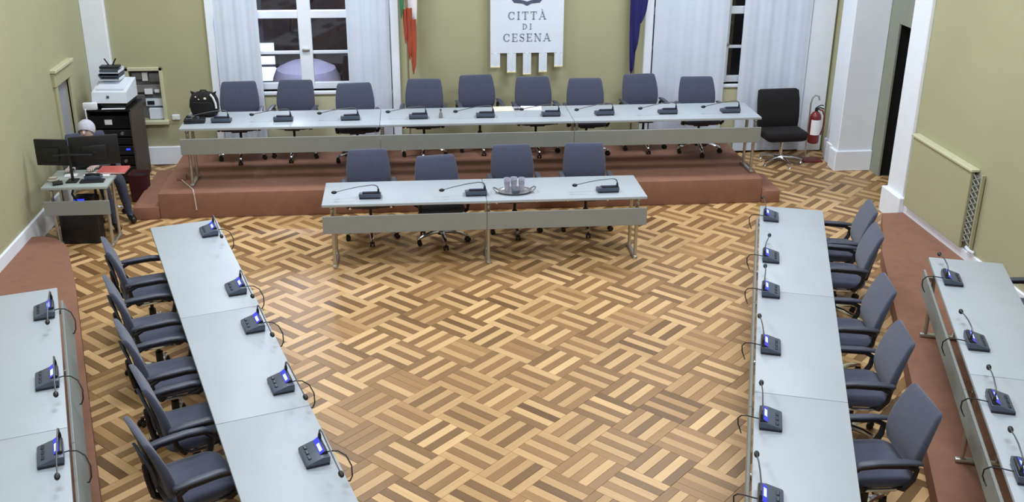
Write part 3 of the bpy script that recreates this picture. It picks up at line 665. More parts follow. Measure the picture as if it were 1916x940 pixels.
def letters(word, h, th, gap, z0):
    """serif capitals from bars and arcs, centred on x = 0"""
    m = MB(); x = 0.0; t = h*0.17; s = h*0.07; Y0, Y1 = -0.004, -0.0005
    def bar(ax, az, bx, bz, wd):
        dx, dz = bx-ax, bz-az; L = math.hypot(dx, dz); px, pz = -dz/L*wd/2, dx/L*wd/2
        vs = [(ax+px, Y0, az+pz), (ax-px, Y0, az-pz), (bx-px, Y0, bz-pz), (bx+px, Y0, bz+pz)]
        m.add(vs+[(v[0], Y1, v[2]) for v in vs], [(0,1,2,3),(7,6,5,4),(0,4,5,1),(1,5,6,2),(2,6,7,3),(3,7,4,0)])
    def arc(cx, cz, rx, rz, a0, a1, w0, w1, n=14):
        for k in range(n):
            a = math.radians(a0+(a1-a0)*k/n); b = math.radians(a0+(a1-a0)*(k+1.15)/n)
            wd = w0+(w1-w0)*abs(math.cos((a+b)/2))
            bar(cx+rx*math.cos(a), cz+rz*math.sin(a), cx+rx*math.cos(b), cz+rz*math.sin(b), wd)
    def serif(cx, z, wd): bar(cx-wd/2, z, cx+wd/2, z, s)
    for ch in word:
        if ch == 'C':
            wd = h*0.82; arc(x+wd*0.52, h/2, wd*0.46, h*0.46, 38, 322, s, t); bar(x+wd*0.88, h*0.62, x+wd*0.90, h*0.95, s)
        elif ch == 'I':
            wd = h*0.36; bar(x+wd/2, 0, x+wd/2, h, t); serif(x+wd/2, s/2, wd); serif(x+wd/2, h-s/2, wd)
        elif ch == 'T':
            wd = h*0.78; bar(x+wd/2, 0, x+wd/2, h, t); bar(x, h-s/2, x+wd, h-s/2, s*1.2); bar(x+s/2, h, x+s/2, h*0.72, s); bar(x+wd-s/2, h, x+wd-s/2, h*0.72, s); serif(x+wd/2, s/2, h*0.36)
        elif ch in 'AÀ':
            wd = h*0.9; bar(x+wd*0.1, 0, x+wd*0.5, h, s); bar(x+wd*0.88, 0, x+wd*0.48, h, t); bar(x+wd*0.25, h*0.34, x+wd*0.75, h*0.34, s); serif(x+wd*0.1, s/2, h*0.28); serif(x+wd*0.88, s/2, h*0.34)
            if ch == 'À': bar(x+wd*0.36, h*1.30, x+wd*0.54, h*1.12, s*1.3)
        elif ch == 'D':
            wd = h*0.86; bar(x+h*0.16, 0, x+h*0.16, h, t); arc(x+h*0.2, h/2, wd*0.62, h*0.465, -90, 90, s, t); serif(x+h*0.14, s/2, h*0.3); serif(x+h*0.14, h-s/2, h*0.3)
        elif ch == 'E':
            wd = h*0.72; bar(x+h*0.16, 0, x+h*0.16, h, t); bar(x, s/2, x+wd, s/2, s); bar(x, h-s/2, x+wd*0.95, h-s/2, s); bar(x+h*0.16, h*0.52, x+wd*0.75, h*0.52, s); bar(x+wd-s/2, 0, x+wd-s/2, h*0.26, s); bar(x+wd*0.95-s/2, h, x+wd*0.95-s/2, h*0.76, s); bar(x+wd*0.75, h*0.42, x+wd*0.75, h*0.62, s)
        elif ch == 'S':
            wd = h*0.6; arc(x+wd*0.5, h*0.73, wd*0.4, h*0.23, 20, 270, s, s*1.4); arc(x+wd*0.5, h*0.27, wd*0.42, h*0.24, 90, -160, s, s*1.4); bar(x+wd*0.2, h*0.62, x+wd*0.82, h*0.38, t*0.9); bar(x+wd*0.9, h*0.72, x+wd*0.9, h*0.98, s); bar(x+wd*0.08, h*0.02, x+wd*0.08, h*0.28, s)
        elif ch == 'N':
            wd = h*0.92; bar(x+wd*0.16, 0, x+wd*0.16, h, s); bar(x+wd*0.84, 0, x+wd*0.84, h, s); bar(x+wd*0.14, h, x+wd*0.84, 0, t); serif(x+wd*0.16, s/2, h*0.3); serif(x+wd*0.84, h-s/2, h*0.3); serif(x+wd*0.12, h-s/2, h*0.26)
        x += wd+gap
    tot = x-gap
    m.v = [(v[0]-tot/2, v[1], v[2]+z0) for v in m.v]
    return m
for wd_, hh, zz, gp in (('CITTÀ', 0.105, 0.445, 0.03), ('DI', 0.075, 0.315, 0.03), ('CESENA', 0.105, 0.155, 0.028)):
    tag(letters(wd_, hh, 0, gp, zz).build('lettering', 'letter_grey', bn), 'grey serif capitals reading %s' % wd_)
m = MB(); pr = [(-0.20, 0.10), (-0.20, 0.0), (-0.17, -0.035), (-0.06, -0.045), (0.0, -0.075), (0.06, -0.045), (0.17, -0.035), (0.20, 0.0), (0.20, 0.10), (0.16, 0.10), (0.16, 0.015), (0.05, -0.005), (0.0, -0.02), (-0.05, -0.005), (-0.16, 0.015), (-0.16, 0.10)]
Mx = Matrix.Translation((-0.005, 0, 0.70)) @ Matrix.Rotation(PI/2, 4, 'X')
m.prism(pr, 0.0005, 0.004, Mx); m.box(-0.205, -0.165, -0.004, -0.0005, 0.80, 1.30); m.box(0.155, 0.195, -0.004, -0.0005, 0.80, 1.30); m.box(-0.205, 0.195, -0.004, -0.0005, 1.27, 1.31)
tag(m.build('emblem', 'emblem_dark', bn), 'dark crest outline above the lettering')

# ------------------------------------------------------------------ flags on poles
def flag(name, label, x, y, prof, cols, seed, pz):
    t = thing(name, label, 'flag', (x, y, pz))
    m = MB(); m.tube([(0, 0, 0.03), (0.0, 0, 2.75)], 0.013, 8); m.build('pole', 'pole_wood', t)
    m = MB(); m.lathe([(0.15, 0), (0.15, 0.02), (0.05, 0.035), (0.022, 0.09)], 20); m.build('base', 'steel', t)
    m = MB(); m.lathe([(0.012, 0), (0.03, 0.03), (0.02, 0.07), (0.002, 0.12)], 10, (0, 0, 2.75)); m.build('finial', 'gold_fringe', t)
    # hanging folds: each strip of cloth is its own part
    for (mt, strips_) in cols:
        for (xa, xb, zt, zb, yo) in strips_:
            pts = []
            for i in range(9):
                u = i/8; z = zt+(zb-zt)*u; row = []
                for k in range(9):
                    v = k/8; taper = 1-0.55*u**3
                    xx = xa+(xb-xa)*(0.5+(v-0.5)*taper)
                    row.append((xx, yo+0.018*math.sin(v*PI*2+seed)+0.01*math.sin(v*9+u*3), z-(0.05*math.sin(v*PI*1.5) if i == 8 else 0)))
                pts.append(row)
            pts.reverse()
            m = MB(); m.sheet(pts, 0.005); m.build('cloth_fold', mt, t, angle=80)
    return t
flag('tricolour_flag', 'drooping green, white and red flag on a pole by the left window', 0.02, 13.82, None,
     [('flag_green', [(-0.10, -0.02, 2.6, 1.70, 0.0)]), ('flag_white', [(0.02, 0.15, 2.6, 1.45, 0.02), (-0.03, 0.05, 2.5, 1.5, 0.03)]), ('flag_red', [(-0.05, 0.01, 1.78, 1.38, -0.03), (-0.01, 0.07, 1.80, 1.17, -0.05), (0.03, 0.12, 1.66, 0.98, -0.07)])], 0.4, PZ)
ef = flag('blue_flag', 'drooping dark blue flag on a pole by the right window', 3.05, 13.82, None,
     [('flag_blue', [(-0.09, 0.03, 2.6, 0.94, -0.03), (-0.03, 0.16, 2.6, 1.62, -0.06), (-0.06, 0.06, 2.6, 1.25, -0.08)])], 1.2, PZ)

# ------------------------------------------------------------------ wall niche with switchgear (back wall, left)
nc = thing('wall_cabinet', 'open wall niche with notices and switch boxes beside the printer', 'cabinet', (0, 0, 0))
x0, x1, z0, z1 = NI
m = MB(); m.rbox(x0-0.04, x0+0.005, YB-0.03, YB+0.02, z0-0.04, z1+0.04, b=0.005, seg=1); m.rbox(x1-0.005, x1+0.04, YB-0.03, YB+0.02, z0-0.04, z1+0.04, b=0.005, seg=1); m.rbox(x0-0.04, x1+0.04, YB-0.03, YB+0.02, z1-0.005, z1+0.04, b=0.005, seg=1); m.build('frame', 'cream_paint', nc)
m = MB(); m.rbox(x0-0.06, x1+0.06, YB-0.08, YB+0.02, z0-0.05, z0+0.0, b=0.006, seg=1); m.build('ledge', 'cream_paint', nc)
m = MB(); m.box(x0, x1, YB+0.13, YB+0.16, z0, z1); m.build('back_panel', 'box_grey', nc)
for (a, b, c, d_, mt) in ((0.02, 0.15, 1.15, 1.25, 'silver_plate'), (0.24, 0.38, 1.12, 1.24, 'silver_plate'), (0.02, 0.38, 0.98, 1.08, 'box_grey'), (0.03, 0.16, 0.84, 0.95, 'silver_plate')):
    m = MB(); m.rbox(x0+a, x0+b, YB+0.06, YB+0.14, c, d_, b=0.006, seg=1); m.build('switch_box', mt, nc)
for (a, b, c, d_, mt) in ((0.16, 0.23, 1.14, 1.25, 'paper'), (0.17, 0.27, 0.96, 1.03, 'paper'), (0.30, 0.36, 0.98, 1.02, 'paper'), (0.17, 0.39, 0.80, 0.90, 'printer_white')):
    m = MB(); m.box(x0+a, x0+b, YB+0.04, YB+0.058, c, d_); m.build('notice', mt, nc)
m = MB(); m.rbox(x0+0.20, x1-0.005, YB+0.02, YB+0.13, z0+0.002, z0+0.15, b=0.005, seg=1); m.build('lower_box', 'printer_white', nc)
m = MB(); m.box(x0+0.19, x0+0.28, YB+0.03, YB+0.039, 0.82, 0.87); m.build('dark_label', 'mic_dark', nc)
sk = thing('wall_socket', 'small white socket box on the back wall left of the stage table', 'socket', (-3.09, YB-0.001, 0.62))
m = MB(); m.rbox(-0.05, 0.05, -0.035, 0, 0, 0.07, b=0.006, seg=1); m.build('socket_box', 'printer_white', sk)
m = MB(); m.tube([(0, -0.034, 0.035), (0, -0.04, 0.035)], 0.02, 10); m.build('socket_face', 'paper_cream', sk)

# ------------------------------------------------------------------ equipment rack and printer in the left corner
rk = thing('equipment_rack', 'dark brown equipment rack with black devices under the white printer', 'cabinet', (-3.73, 13.20, 0), math.radians(-3))
RW, RDp, RH = 0.56, 0.55, 0.96
m = MB(); m.rbox(-RW/2, -RW/2+0.025, 0, RDp, 0, RH, b=0.004, seg=1); m.build('side_panel', 'rack_brown', rk)
m = MB(); m.rbox(RW/2-0.025, RW/2, 0, RDp, 0, RH, b=0.004, seg=1); m.build('side_panel', 'rack_brown', rk)
m = MB(); m.rbox(-RW/2, RW/2, -0.01, RDp, RH-0.0, RH+0.03, b=0.004, seg=1); m.build('top_panel', 'black_gloss', rk)
m = MB(); m.box(-RW/2+0.025, RW/2-0.025, RDp-0.02, RDp, 0, RH); m.build('back_panel', 'black_plastic', rk)
zz = 0.03
for k, hgt in enumerate((0.22, 0.13, 0.13, 0.10, 0.10, 0.18)):
    m = MB(); m.rbox(-RW/2+0.027, RW/2-0.027, 0.02, RDp-0.03, zz, zz+hgt-0.012, b=0.006, seg=1); dv_ = m.build('device', 'black_gloss' if k % 2 else 'black_plastic', rk)
    m = MB()
    if k in (3, 5): m.box(-0.06, 0.03, 0.016, 0.0199, zz+hgt*0.3, zz+hgt*0.65); m.build('label_plate', 'paper', dv_)
    if k in (1, 4): m.tube([(0.14, 0.02, zz+hgt*0.45), (0.14, 0.0, zz+hgt*0.45)], 0.02, 12); m.build('knob', 'silver_plate', dv_)
    if k == 2: m.box(0.16, 0.21, 0.015, 0.0199, zz+hgt*0.5, zz+hgt*0.66); m.build('indicator', 'blue_led', dv_)
    zz += hgt+0.005
pt = thing('printer', 'white office printer with dark base on the equipment rack', 'printer', (-3.70, 13.26, RH+0.03), math.radians(-4))
m = MB(); m.rbox(-0.20, 0.20, 0.0, 0.42, 0, 0.07, b=0.012); m.build('paper_drawer', 'black_gloss', pt)
m = MB(); m.add([(-0.215,-0.03,0.07),(0.215,-0.03,0.07),(0.215,0.42,0.07),(-0.215,0.42,0.07),(-0.215,0.0,0.20),(0.215,0.0,0.20),(0.215,0.42,0.30),(-0.215,0.42,0.30)], [(0,3,2,1),(4,5,6,7),(0,1,5,4),(1,2,6,5),(2,3,7,6),(3,0,4,7)]); bo = m.build('body', 'printer_white', pt)
m = MB(); m.add([(-0.17,0.05,0.215),(0.17,0.05,0.215),(0.17,0.36,0.288),(-0.17,0.36,0.288),(-0.17,0.05,0.235),(0.17,0.05,0.235),(0.17,0.36,0.31),(-0.17,0.36,0.31)], [(0,3,2,1),(4,5,6,7),(0,1,5,4),(1,2,6,5),(2,3,7,6),(3,0,4,7)]); m.build('lid', 'printer_white', pt)
m = MB(); m.box(-0.03, 0.0, -0.022, -0.012, 0.13, 0.16); m.build('badge', 'mic_body', bo)
tr = thing('letter_tray', 'stacked grey and white letter tray on top of the white printer', 'tray', (-3.72, 13.40, RH+0.03+0.30), math.radians(-4))
for k, mt in enumerate(('printer_white', 'mic_body', 'printer_white')):
    m = MB(); z = 0.012+0.045*k; m.rbox(-0.13, 0.13, 0.02, 0.24, z, z+0.008, b=0.003, seg=1); m.rbox(-0.13, -0.12, 0.02, 0.24, z, z+0.035, b=0.003, seg=1); m.rbox(0.12, 0.13, 0.02, 0.24, z, z+0.035, b=0.003, seg=1); m.rbox(-0.13, 0.13, 0.23, 0.24, z-0.02, z+0.05, b=0.003, seg=1); m.build('tray_shelf', mt, tr)
m = MB(); m.box(-0.11, 0.11, 0.03, 0.22, 0.116, 0.125); m.build('paper_stack', 'mic_body', tr)
rt2 = thing('wifi_router', 'small black router with two antennas on the letter tray', 'router', (-3.71, 13.50, RH+0.03+0.30+0.155), 0)
m = MB(); m.rbox(-0.12, 0.12, -0.05, 0.08, 0, 0.03, b=0.008); m.build('case', 'mic_dark', rt2)
for s in (-1, 1):
    m = MB(); m.tube([(s*0.02, 0.05, 0.02), (s*0.07, 0.05, 0.11)], 0.009, 8); m.build('antenna', 'mic_dark', rt2)
wb = thing('white_box', 'small white adapter box at the left front corner of the rack', 'box', (-3.93, 13.20, RH+0.0305), 0)
m = MB(); m.rbox(-0.085, 0.085, -0.03, 0.024, 0, 0.09, b=0.012); m.build('shell', 'paper', wb)
m = MB(); m.tube([(-0.05, 0.0, 0.03), (-0.055, -0.04, 0.0), (-0.05, -0.045, -0.12), (-0.03, -0.05, -0.25)], 0.008, 6); m.build('cord', 'paper', wb)
ps = MB(); ps.box(-0.14, 0.14, 0.0, 0.05, 0, 0.004); o = tag(ps.build('paper_sheet', 'paper', loc=(-3.66, 13.195, RH+0.0305)), 'white sheet lying on the rack in front of the printer', 'paper')

# ------------------------------------------------------------------ technician's desk
DX0, DX1, DY0, DY1 = -3.90, -3.22, 10.97, 11.58
dk = thing('work_desk', 'small grey desk with two monitors by the left wall', 'desk', (0, 0, 0))
m = MB(); m.rbox(DX0, DX1, DY0, DY1, TH-0.03, TH, b=0.005); m.build('desktop', 'laminate_edge', dk)
m = MB(); m.rbox(DX0+0.0, DX1+0.0, DY0+0.0, DY0+0.02, 0.40, 0.56, b=0.003, seg=1); m.build('modesty_panel', 'panel_grey', dk)
for x in (DX0+0.07, DX1-0.05):
    for y in (DY0+0.10, DY0+0.40):
        m = MB(); m.tube([(x, y, 0.03), (x, y, TH-0.065)], 0.019, 10); lg = m.build('leg', 'steel', dk)
        m = MB(); m.lathe([(0.012, 0), (0.024, 0.008), (0.028, 0.02), (0.022, 0.034)], 12, (x, y, TH-0.065)); m.build('leg_cap', 'chrome', lg)
    m = MB(); m.rbox(x-0.022, x+0.022, DY0+0.06, DY0+0.44, 0, 0.034, b=0.01); m.build('foot_rail', 'steel', dk)
def monitor(label, x, y, w, h, zb, rz):
    t = thing('monitor', label, 'monitor', (x, y, zb), rz, 'monitors on the work desk')
    m = MB(); m.rbox(-w/2, w/2, -0.012, 0.02, 0, h, b=0.008); m.build('case', 'black_plastic', t)
    m = MB(); m.rbox(-w/4, w/4, -0.035, -0.010, h*0.2, h*0.7, b=0.01); m.build('rear_bulge', 'black_plastic', t)
    m = MB(); m.box(-w/2+0.012, w/2-0.012, 0.0201, 0.022, 0.02, h-0.012); m.build('screen', 'black_gloss', t)
    m = MB(); m.rbox(-0.02, 0.02, -0.045, -0.034, h*0.4, h*0.5, b=0.003, seg=1); m.build('mount', 'black_plastic', t)
    return t
monitor('left black monitor on the work desk, seen from behind', -3.825, 11.27, 0.355, 0.29, 0.875, math.radians(-8))
monitor('wider right black monitor on the work desk, seen from behind', -3.385, 11.29, 0.50, 0.33, 0.86, math.radians(12))
ms = thing('monitor_stand', 'black pole stand carrying both monitors on the desk', 'stand', (-3.62, 11.17, TH), 0)
m = MB(); m.rbox(-0.06, 0.055, -0.07, 0.07, 0, 0.015, b=0.006); m.build('stand_base', 'black_plastic', ms)
m = MB(); m.tube([(0, 0, 0.01), (0, 0, 0.40)], 0.016, 10); m.build('pole', 'black_plastic', ms)
m = MB(); m.tube([(-0.17, 0.0, 0.29), (0, -0.005, 0.30), (0.24, 0.005, 0.29)], 0.012, 8); m.build('cross_arm', 'black_plastic', ms)
def flatthing(name, label, cat, x, y, z, w, d, h, rz, mt, extra=None):
    t = thing(name, label, cat, (x, y, z+0.0005), math.radians(rz)); m = MB(); m.rbox(-w/2, w/2, -d/2, d/2, 0, h, b=min(0.004, h*0.4), seg=1); m.build(extra or 'body', mt, t); return t
flatthing('paper_sheet', 'white papers on the work desk left of the pole', 'paper', -3.70, 11.38, TH, 0.13, 0.10, 0.006, 5, 'paper', 'sheet')
flatthing('paper_sheet', 'white open papers on the work desk below the right monitor', 'paper', -3.42, 11.39, TH, 0.28, 0.12, 0.008, -4, 'paper', 'sheet')
kb = flatthing('keyboard', 'dark keyboard on the work desk', 'keyboard', -3.41, 11.14, TH, 0.25, 0.10, 0.018, 4, 'black_plastic', 'case')
m = MB()
for i in range(10):
    for j in range(3): m.box(-0.115+0.023*i, -0.097+0.023*i, -0.04+0.028*j, -0.018+0.028*j, 0.018, 0.022)
kk = m.build('keys', 'mic_dark', kb); kk['kind'] = 'stuff'
dp = flatthing('desk_phone', 'grey desk phone beside the keyboard', 'phone', -3.43, 11.265, TH, 0.18, 0.09, 0.035, 2, 'mic_body', 'case')
m = MB(); m.tube([(-0.075, -0.02, 0.045), (0.0, -0.02, 0.055), (0.075, -0.02, 0.045)], [0.016, 0.010, 0.016], 8); m.build('handset', 'black_plastic', dp)
ad = flatthing('power_adapter', 'black adapter on the work desk left of the pole', 'adapter', -3.75, 11.07, TH, 0.10, 0.07, 0.03, 20, 'black_plastic')
cl = MB(); cl.tube([(0.07*math.cos(a*0.5)*(1-0.02*a), 0.05*math.sin(a*0.5)*(1-0.02*a), 0.008+0.002*a) for a in range(26)], 0.007, 6); tag(cl.build('cable_coil', 'cable_pale', loc=(-3.82, 11.17, TH)), 'coil of pale cable at the left end of the desk', 'cable')
tw = thing('computer_tower', 'black computer tower under the work desk', 'computer', (-3.62, 11.15, 0), 0)
m = MB(); m.rbox(-0.21, 0.20, 0.0, 0.22, 0, 0.37, b=0.015); m.build('case', 'black_plastic', tw)
m = MB(); m.rbox(-0.04, 0.16, 0.04, 0.2, 0.3705, 0.52, b=0.01); m.build('top_unit', 'black_gloss', tw)
m = MB(); m.rbox(-0.03, 0.08, 0.034, 0.0399, 0.48, 0.51, b=0.002, seg=1); m.build('indicator', 'blue_led', tw)
dc = MB(); dc.tube([(-3.60, 11.12, TH-0.03), (-3.63, 11.10, 0.6), (-3.60, 11.13, 0.5), (-3.57, 11.13, 0.42), (-3.60, 11.14, 0.375)], 0.012, 8); tag(dc.build('cable_bundle', 'cable_black'), 'black cables hanging under the work desk', 'cable')
# red folder on the back corner of the desk and a dark red bin behind
rc = thing('document_folder', 'pinkish red document folder on the back right corner of the work desk', 'folder', (-3.275, 11.49, TH+0.009), math.radians(-2))
m = MB(); m.rbox(-0.15, 0.155, -0.12, 0.12, 0.0, 0.004, b=0.0015, seg=1); m.build('cover', 'red_cover', rc)
m = MB(); m.box(-0.145, 0.145, -0.115, 0.115, 0.004, 0.016); m.build('pages', 'paper', rc)
m = MB(); m.rbox(-0.15, 0.155, -0.12, 0.12, 0.016, 0.020, b=0.0015, seg=1); m.build('cover', 'red_cover', rc)
rb = thing('storage_bin', 'dark red bin on the floor beside the equipment rack', 'bin', (-3.30, 12.60, 0), math.radians(-5))
m = MB(); m.loft([[(x, y, z) for x, y in rrect(0.21*k_, 0.24*k_, 0.03, 3)] for z, k_ in ((0.0, 0.85), (0.01, 0.87), (0.33, 1.0), (0.34, 1.02), (0.35, 1.0), (0.335, 0.94), (0.06, 0.82))]); m.build('bin_body', 'dark_red', rb)
m = MB(); m.rbox(-0.078, 0.078, -0.09, 0.09, 0.10, 0.32, b=0.02); m.build('contents', 'black_fabric', rb)
bg2 = MB(); bg2.tube([(-3.10, 13.60, 0.008), (-3.18, 13.52, 0.008), (-3.25, 13.56, 0.008), (-3.32, 13.48, 0.008), (-3.40, 13.5, 0.008)], 0.008, 6); tag(bg2.build('floor_cable', 'cable_pale'), 'pale cable lying on the floor beside the rack', 'cable')

# ------------------------------------------------------------------ person behind the monitors
def person():
    J = {}
    order = []
    def v(n, p, r): J[n] = len(order); order.append((p, r))
    PX, PY = -3.66, 12.02
    v('pelvis', (PX, PY, 0.56), (0.165, 0.13)); v('belly', (PX+0.01, PY-0.03, 0.68), (0.15, 0.115)); v('chest', (PX+0.03, PY-0.07, 0.84), (0.165, 0.115)); v('upper', (PX+0.035, PY-0.10, 0.945), (0.10, 0.085))
    v('neck', (PX+0.04, PY-0.125, 1.00), (0.055, 0.055)); v('head1', (PX+0.045, PY-0.15, 1.06), (0.075, 0.082)); v('head2', (PX+0.045, PY-0.155, 1.13), (0.082, 0.092)); v('head3', (PX+0.045, PY-0.145, 1.185), (0.055, 0.06))
    E_ = [('pelvis', 'belly'), ('belly', 'chest'), ('chest', 'upper'), ('upper', 'neck'), ('neck', 'head1'), ('head1', 'head2'), ('head2', 'head3')]
    # right-hand side in the picture: knee out to the right of the desk
    v('hipA', (PX+0.10, PY-0.02, 0.54), (0.095, 0.095)); v('thA', (PX+0.22, PY-0.10, 0.545), (0.085, 0.085)); v('kneeA', (PX+0.335, PY-0.175, 0.53), (0.066, 0.066)); v('calfA', (PX+0.365, PY-0.19, 0.34), (0.058, 0.058)); v('ankA', (PX+0.40, PY-0.19, 0.10), (0.040, 0.040)); v('toeA0', (PX+0.425, PY-0.21, 0.055), (0.042, 0.042)); v('toeA1', (PX+0.475, PY-0.30, 0.042), (0.040, 0.036))
    v('hipB', (PX-0.08, PY-0.05, 0.54), (0.095, 0.095)); v('thB', (PX+0.06, PY-0.22, 0.54), (0.085, 0.085)); v('kneeB', (PX+0.21, PY-0.375, 0.52), (0.066, 0.066)); v('calfB', (PX+0.25, PY-0.42, 0.33), (0.056, 0.056)); v('ankB', (PX+0.30, PY-0.46, 0.10), (0.040, 0.040)); v('toeB0', (PX+0.325, PY-0.49, 0.055), (0.042, 0.042)); v('toeB1', (PX+0.37, PY-0.58, 0.042), (0.040, 0.036))
    for s in 'AB': E_ += [('pelvis', 'hip'+s), ('hip'+s, 'th'+s), ('th'+s, 'knee'+s), ('knee'+s, 'calf'+s), ('calf'+s, 'ank'+s), ('ank'+s, 'toe'+s+'0'), ('toe'+s+'0', 'toe'+s+'1')]
    for s, g in (('A', 1), ('B', -1)):
        v('sh'+s, (PX+0.035+g*0.15, PY-0.085, 0.905), (0.062, 0.062)); v('el'+s, (PX+0.035+g*0.20, PY-0.20, 0.70), (0.048, 0.048)); v('wr'+s, (PX+0.035+g*0.13, PY-0.42, 0.755), (0.030, 0.028)); v('palm'+s, (PX+0.035+g*0.12, PY-0.49, 0.757), (0.036, 0.016))
        E_ += [('upper', 'sh'+s), ('sh'+s, 'el'+s), ('el'+s, 'wr'+s), ('wr'+s, 'palm'+s)]
        for q, (dx, ln) in enumerate(((-0.027, 0.07), (-0.009, 0.08), (0.009, 0.075), (0.026, 0.058))):
            bx = PX+0.035+g*0.12+dx
            v('f%s%d0' % (s, q), (bx, PY-0.525, 0.757), (0.0095, 0.009)); v('f%s%d1' % (s, q), (bx, PY-0.525-ln*0.55, 0.763), (0.0085, 0.0085)); v('f%s%d2' % (s, q), (bx, PY-0.525-ln, 0.748), (0.0075, 0.0075))
            E_ += [('palm'+s, 'f%s%d0' % (s, q)), ('f%s%d0' % (s, q), 'f%s%d1' % (s, q)), ('f%s%d1' % (s, q), 'f%s%d2' % (s, q))]
        v('t%s0' % s, (PX+0.035+g*0.12-g*0.042, PY-0.475, 0.752), (0.011, 0.010)); v('t%s1' % s, (PX+0.035+g*0.12-g*0.058, PY-0.515, 0.748), (0.009, 0.009))
        E_ += [('wr'+s, 't%s0' % s), ('t%s0' % s, 't%s1' % s)]
    me = bpy.data.meshes.new('person_skeleton'); me.from_pydata([p for p, r in order], [(J[a], J[b]) for a, b in E_], []); me.update()
    ob = bpy.data.objects.new('person_tmp', me); COL.objects.link(ob)
    sk_ = ob.modifiers.new('skin', 'SKIN'); sk_.use_smooth_shade = True
    for k, (p, r) in enumerate(order): me.skin_vertices[0].data[k].radius = r; me.skin_vertices[0].data[k].use_root = (k == 0)
    ob.modifiers.new('sub', 'SUBSURF').levels = 2
    dg = bpy.context.evaluated_depsgraph_get(); fin = bpy.data.meshes.new_from_object(ob.evaluated_get(dg))
    bpy.data.objects.remove(ob, do_unlink=True); fin.name = 'person'
    fin.materials.clear()
    for q in ('sweater', 'trousers', 'skin', 'shoe'): fin.materials.append(MATS[q])
    for p in fin.polygons:
        c = p.center; p.use_smooth = True
        if c.z < 0.095: p.material_index = 3
        elif c.z < 0.61 and not (c.z > 0.6 and abs(c.x-PX) < 0.2): p.material_index = 1
        elif c.z > 1.0 or (c.y < PY-0.40 and c.z > 0.70): p.material_index = 2
        else: p.material_index = 0
    pr_ = bpy.data.objects.new('person', fin); COL.objects.link(pr_)
    tag(pr_, 'person with pale grey hair seated behind the monitors in dark clothes', 'person')
    hx, hy, hz = PX+0.045, PY-0.155, 1.10
    # hair cap
    m = MB(); vs = []; n = 18; mm = 9
    for i in range(mm+1):
        t = PI*0.70*i/mm
        for k in range(n):
            a = 2*PI*k/n; fr = max(0, -math.sin(a)); rr = 1.0
            tt = t*(1-0.38*fr)
            vs.append((hx+0.098*math.sin(tt)*math.cos(a)*rr, hy+0.012+0.108*math.sin(tt)*math.sin(a), hz+0.008+0.108*math.cos(tt)))
    m.add(vs, [(i*n+k, (i+1)*n+k, (i+1)*n+(k+1) % n, i*n+(k+1) % n) for i in range(mm) for k in range(n)], True); m.build('hair', 'grey_hair', pr_, angle=80)
    m = MB(); m.ell((hx, hy-0.098, hz-0.01), 0.014, 0.02, 0.024, 10, 6); m.build('nose', 'skin', pr_)
    for s in (-1, 1):
        m = MB(); m.ell((hx+s*0.033, hy-0.083, hz+0.015), 0.013, 0.008, 0.007, 8, 6); m.build('eye', 'mic_dark', pr_)
        m = MB(); m.ell((hx+s*0.088, hy, hz-0.005), 0.012, 0.022, 0.032, 8, 6); m.build('ear', 'skin', pr_)
    m = MB(); m.ell((hx, hy-0.082, hz-0.05), 0.026, 0.01, 0.007, 10, 6); m.build('mouth', 'red_cover', pr_)
    m = MB(); m.tube([(hx+0.058*math.cos(a*PI/8), hy+0.03+0.056*math.sin(a*PI/8), 0.997) for a in range(16)], 0.016, 8, closed=True); m.build('collar', 'printer_white', pr_)
person()
place_chair(-3.68, 12.08, 0, math.radians(22), 'blue-grey swivel chair under the person behind the monitors', 'swivel chair at the work desk')

# ------------------------------------------------------------------ fire extinguisher on its stand
fx = thing('extinguisher_stand', 'floor stand with a hooked rod holding the fire extinguisher', 'stand', (5.56, 13.52, 0), 0)
m = MB(); m.rbox(-0.13, 0.14, -0.10, 0.11, 0, 0.02, b=0.008); m.build('base_plate', 'ext_red', fx)
m = MB(); m.tube([(-0.08, 0.03, 0.02), (-0.08, 0.03, 0.80), (-0.07, 0.02, 0.88), (-0.035, 0.01, 0.925), (0.01, 0.0, 0.91), (0.025, -0.005, 0.86)], 0.011, 8); m.build('rod', 'steel', fx)
fe = thing('fire_extinguisher', 'red fire extinguisher with white label by the right pilaster', 'extinguisher', (5.55, 13.50, 0.26), 0)
m = MB(); m.lathe([(0.055, 0), (0.072, 0.012), (0.075, 0.05), (0.075, 0.36), (0.068, 0.40), (0.045, 0.435), (0.022, 0.45)], 20); m.build('cylinder', 'ext_red', fe)
m = MB()
n = 14; vs = []
for zz in (0.13, 0.34):
    for k in range(n+1):
        a = PI*1.5-1.1+2.2*k/n; vs.append((0.0765*math.cos(a), 0.0765*math.sin(a), zz))
m.add(vs, [(k, k+1, n+2+k, n+1+k) for k in range(n)], True); m.build('label', 'paper', fe)
m = MB(); m.lathe([(0.02, 0.445), (0.024, 0.47), (0.018, 0.50)], 12); m.build('valve', 'black_plastic', fe)
m = MB(); m.tube([(0, 0, 0.49), (0.05, -0.01, 0.50), (0.10, -0.01, 0.48)], 0.009, 6); m.tube([(0, 0, 0.505), (0.05, -0.01, 0.535), (0.09, -0.01, 0.53)], 0.008, 6); m.build('lever', 'black_plastic', fe)
m = MB(); m.tube([(0.02, -0.01, 0.48), (0.08, -0.02, 0.46), (0.115, -0.02, 0.38), (0.12, -0.02, 0.26), (0.10, -0.02, 0.17), (0.08, -0.03, 0.12)], 0.011, 8); m.build('hose', 'ext_red', fe)

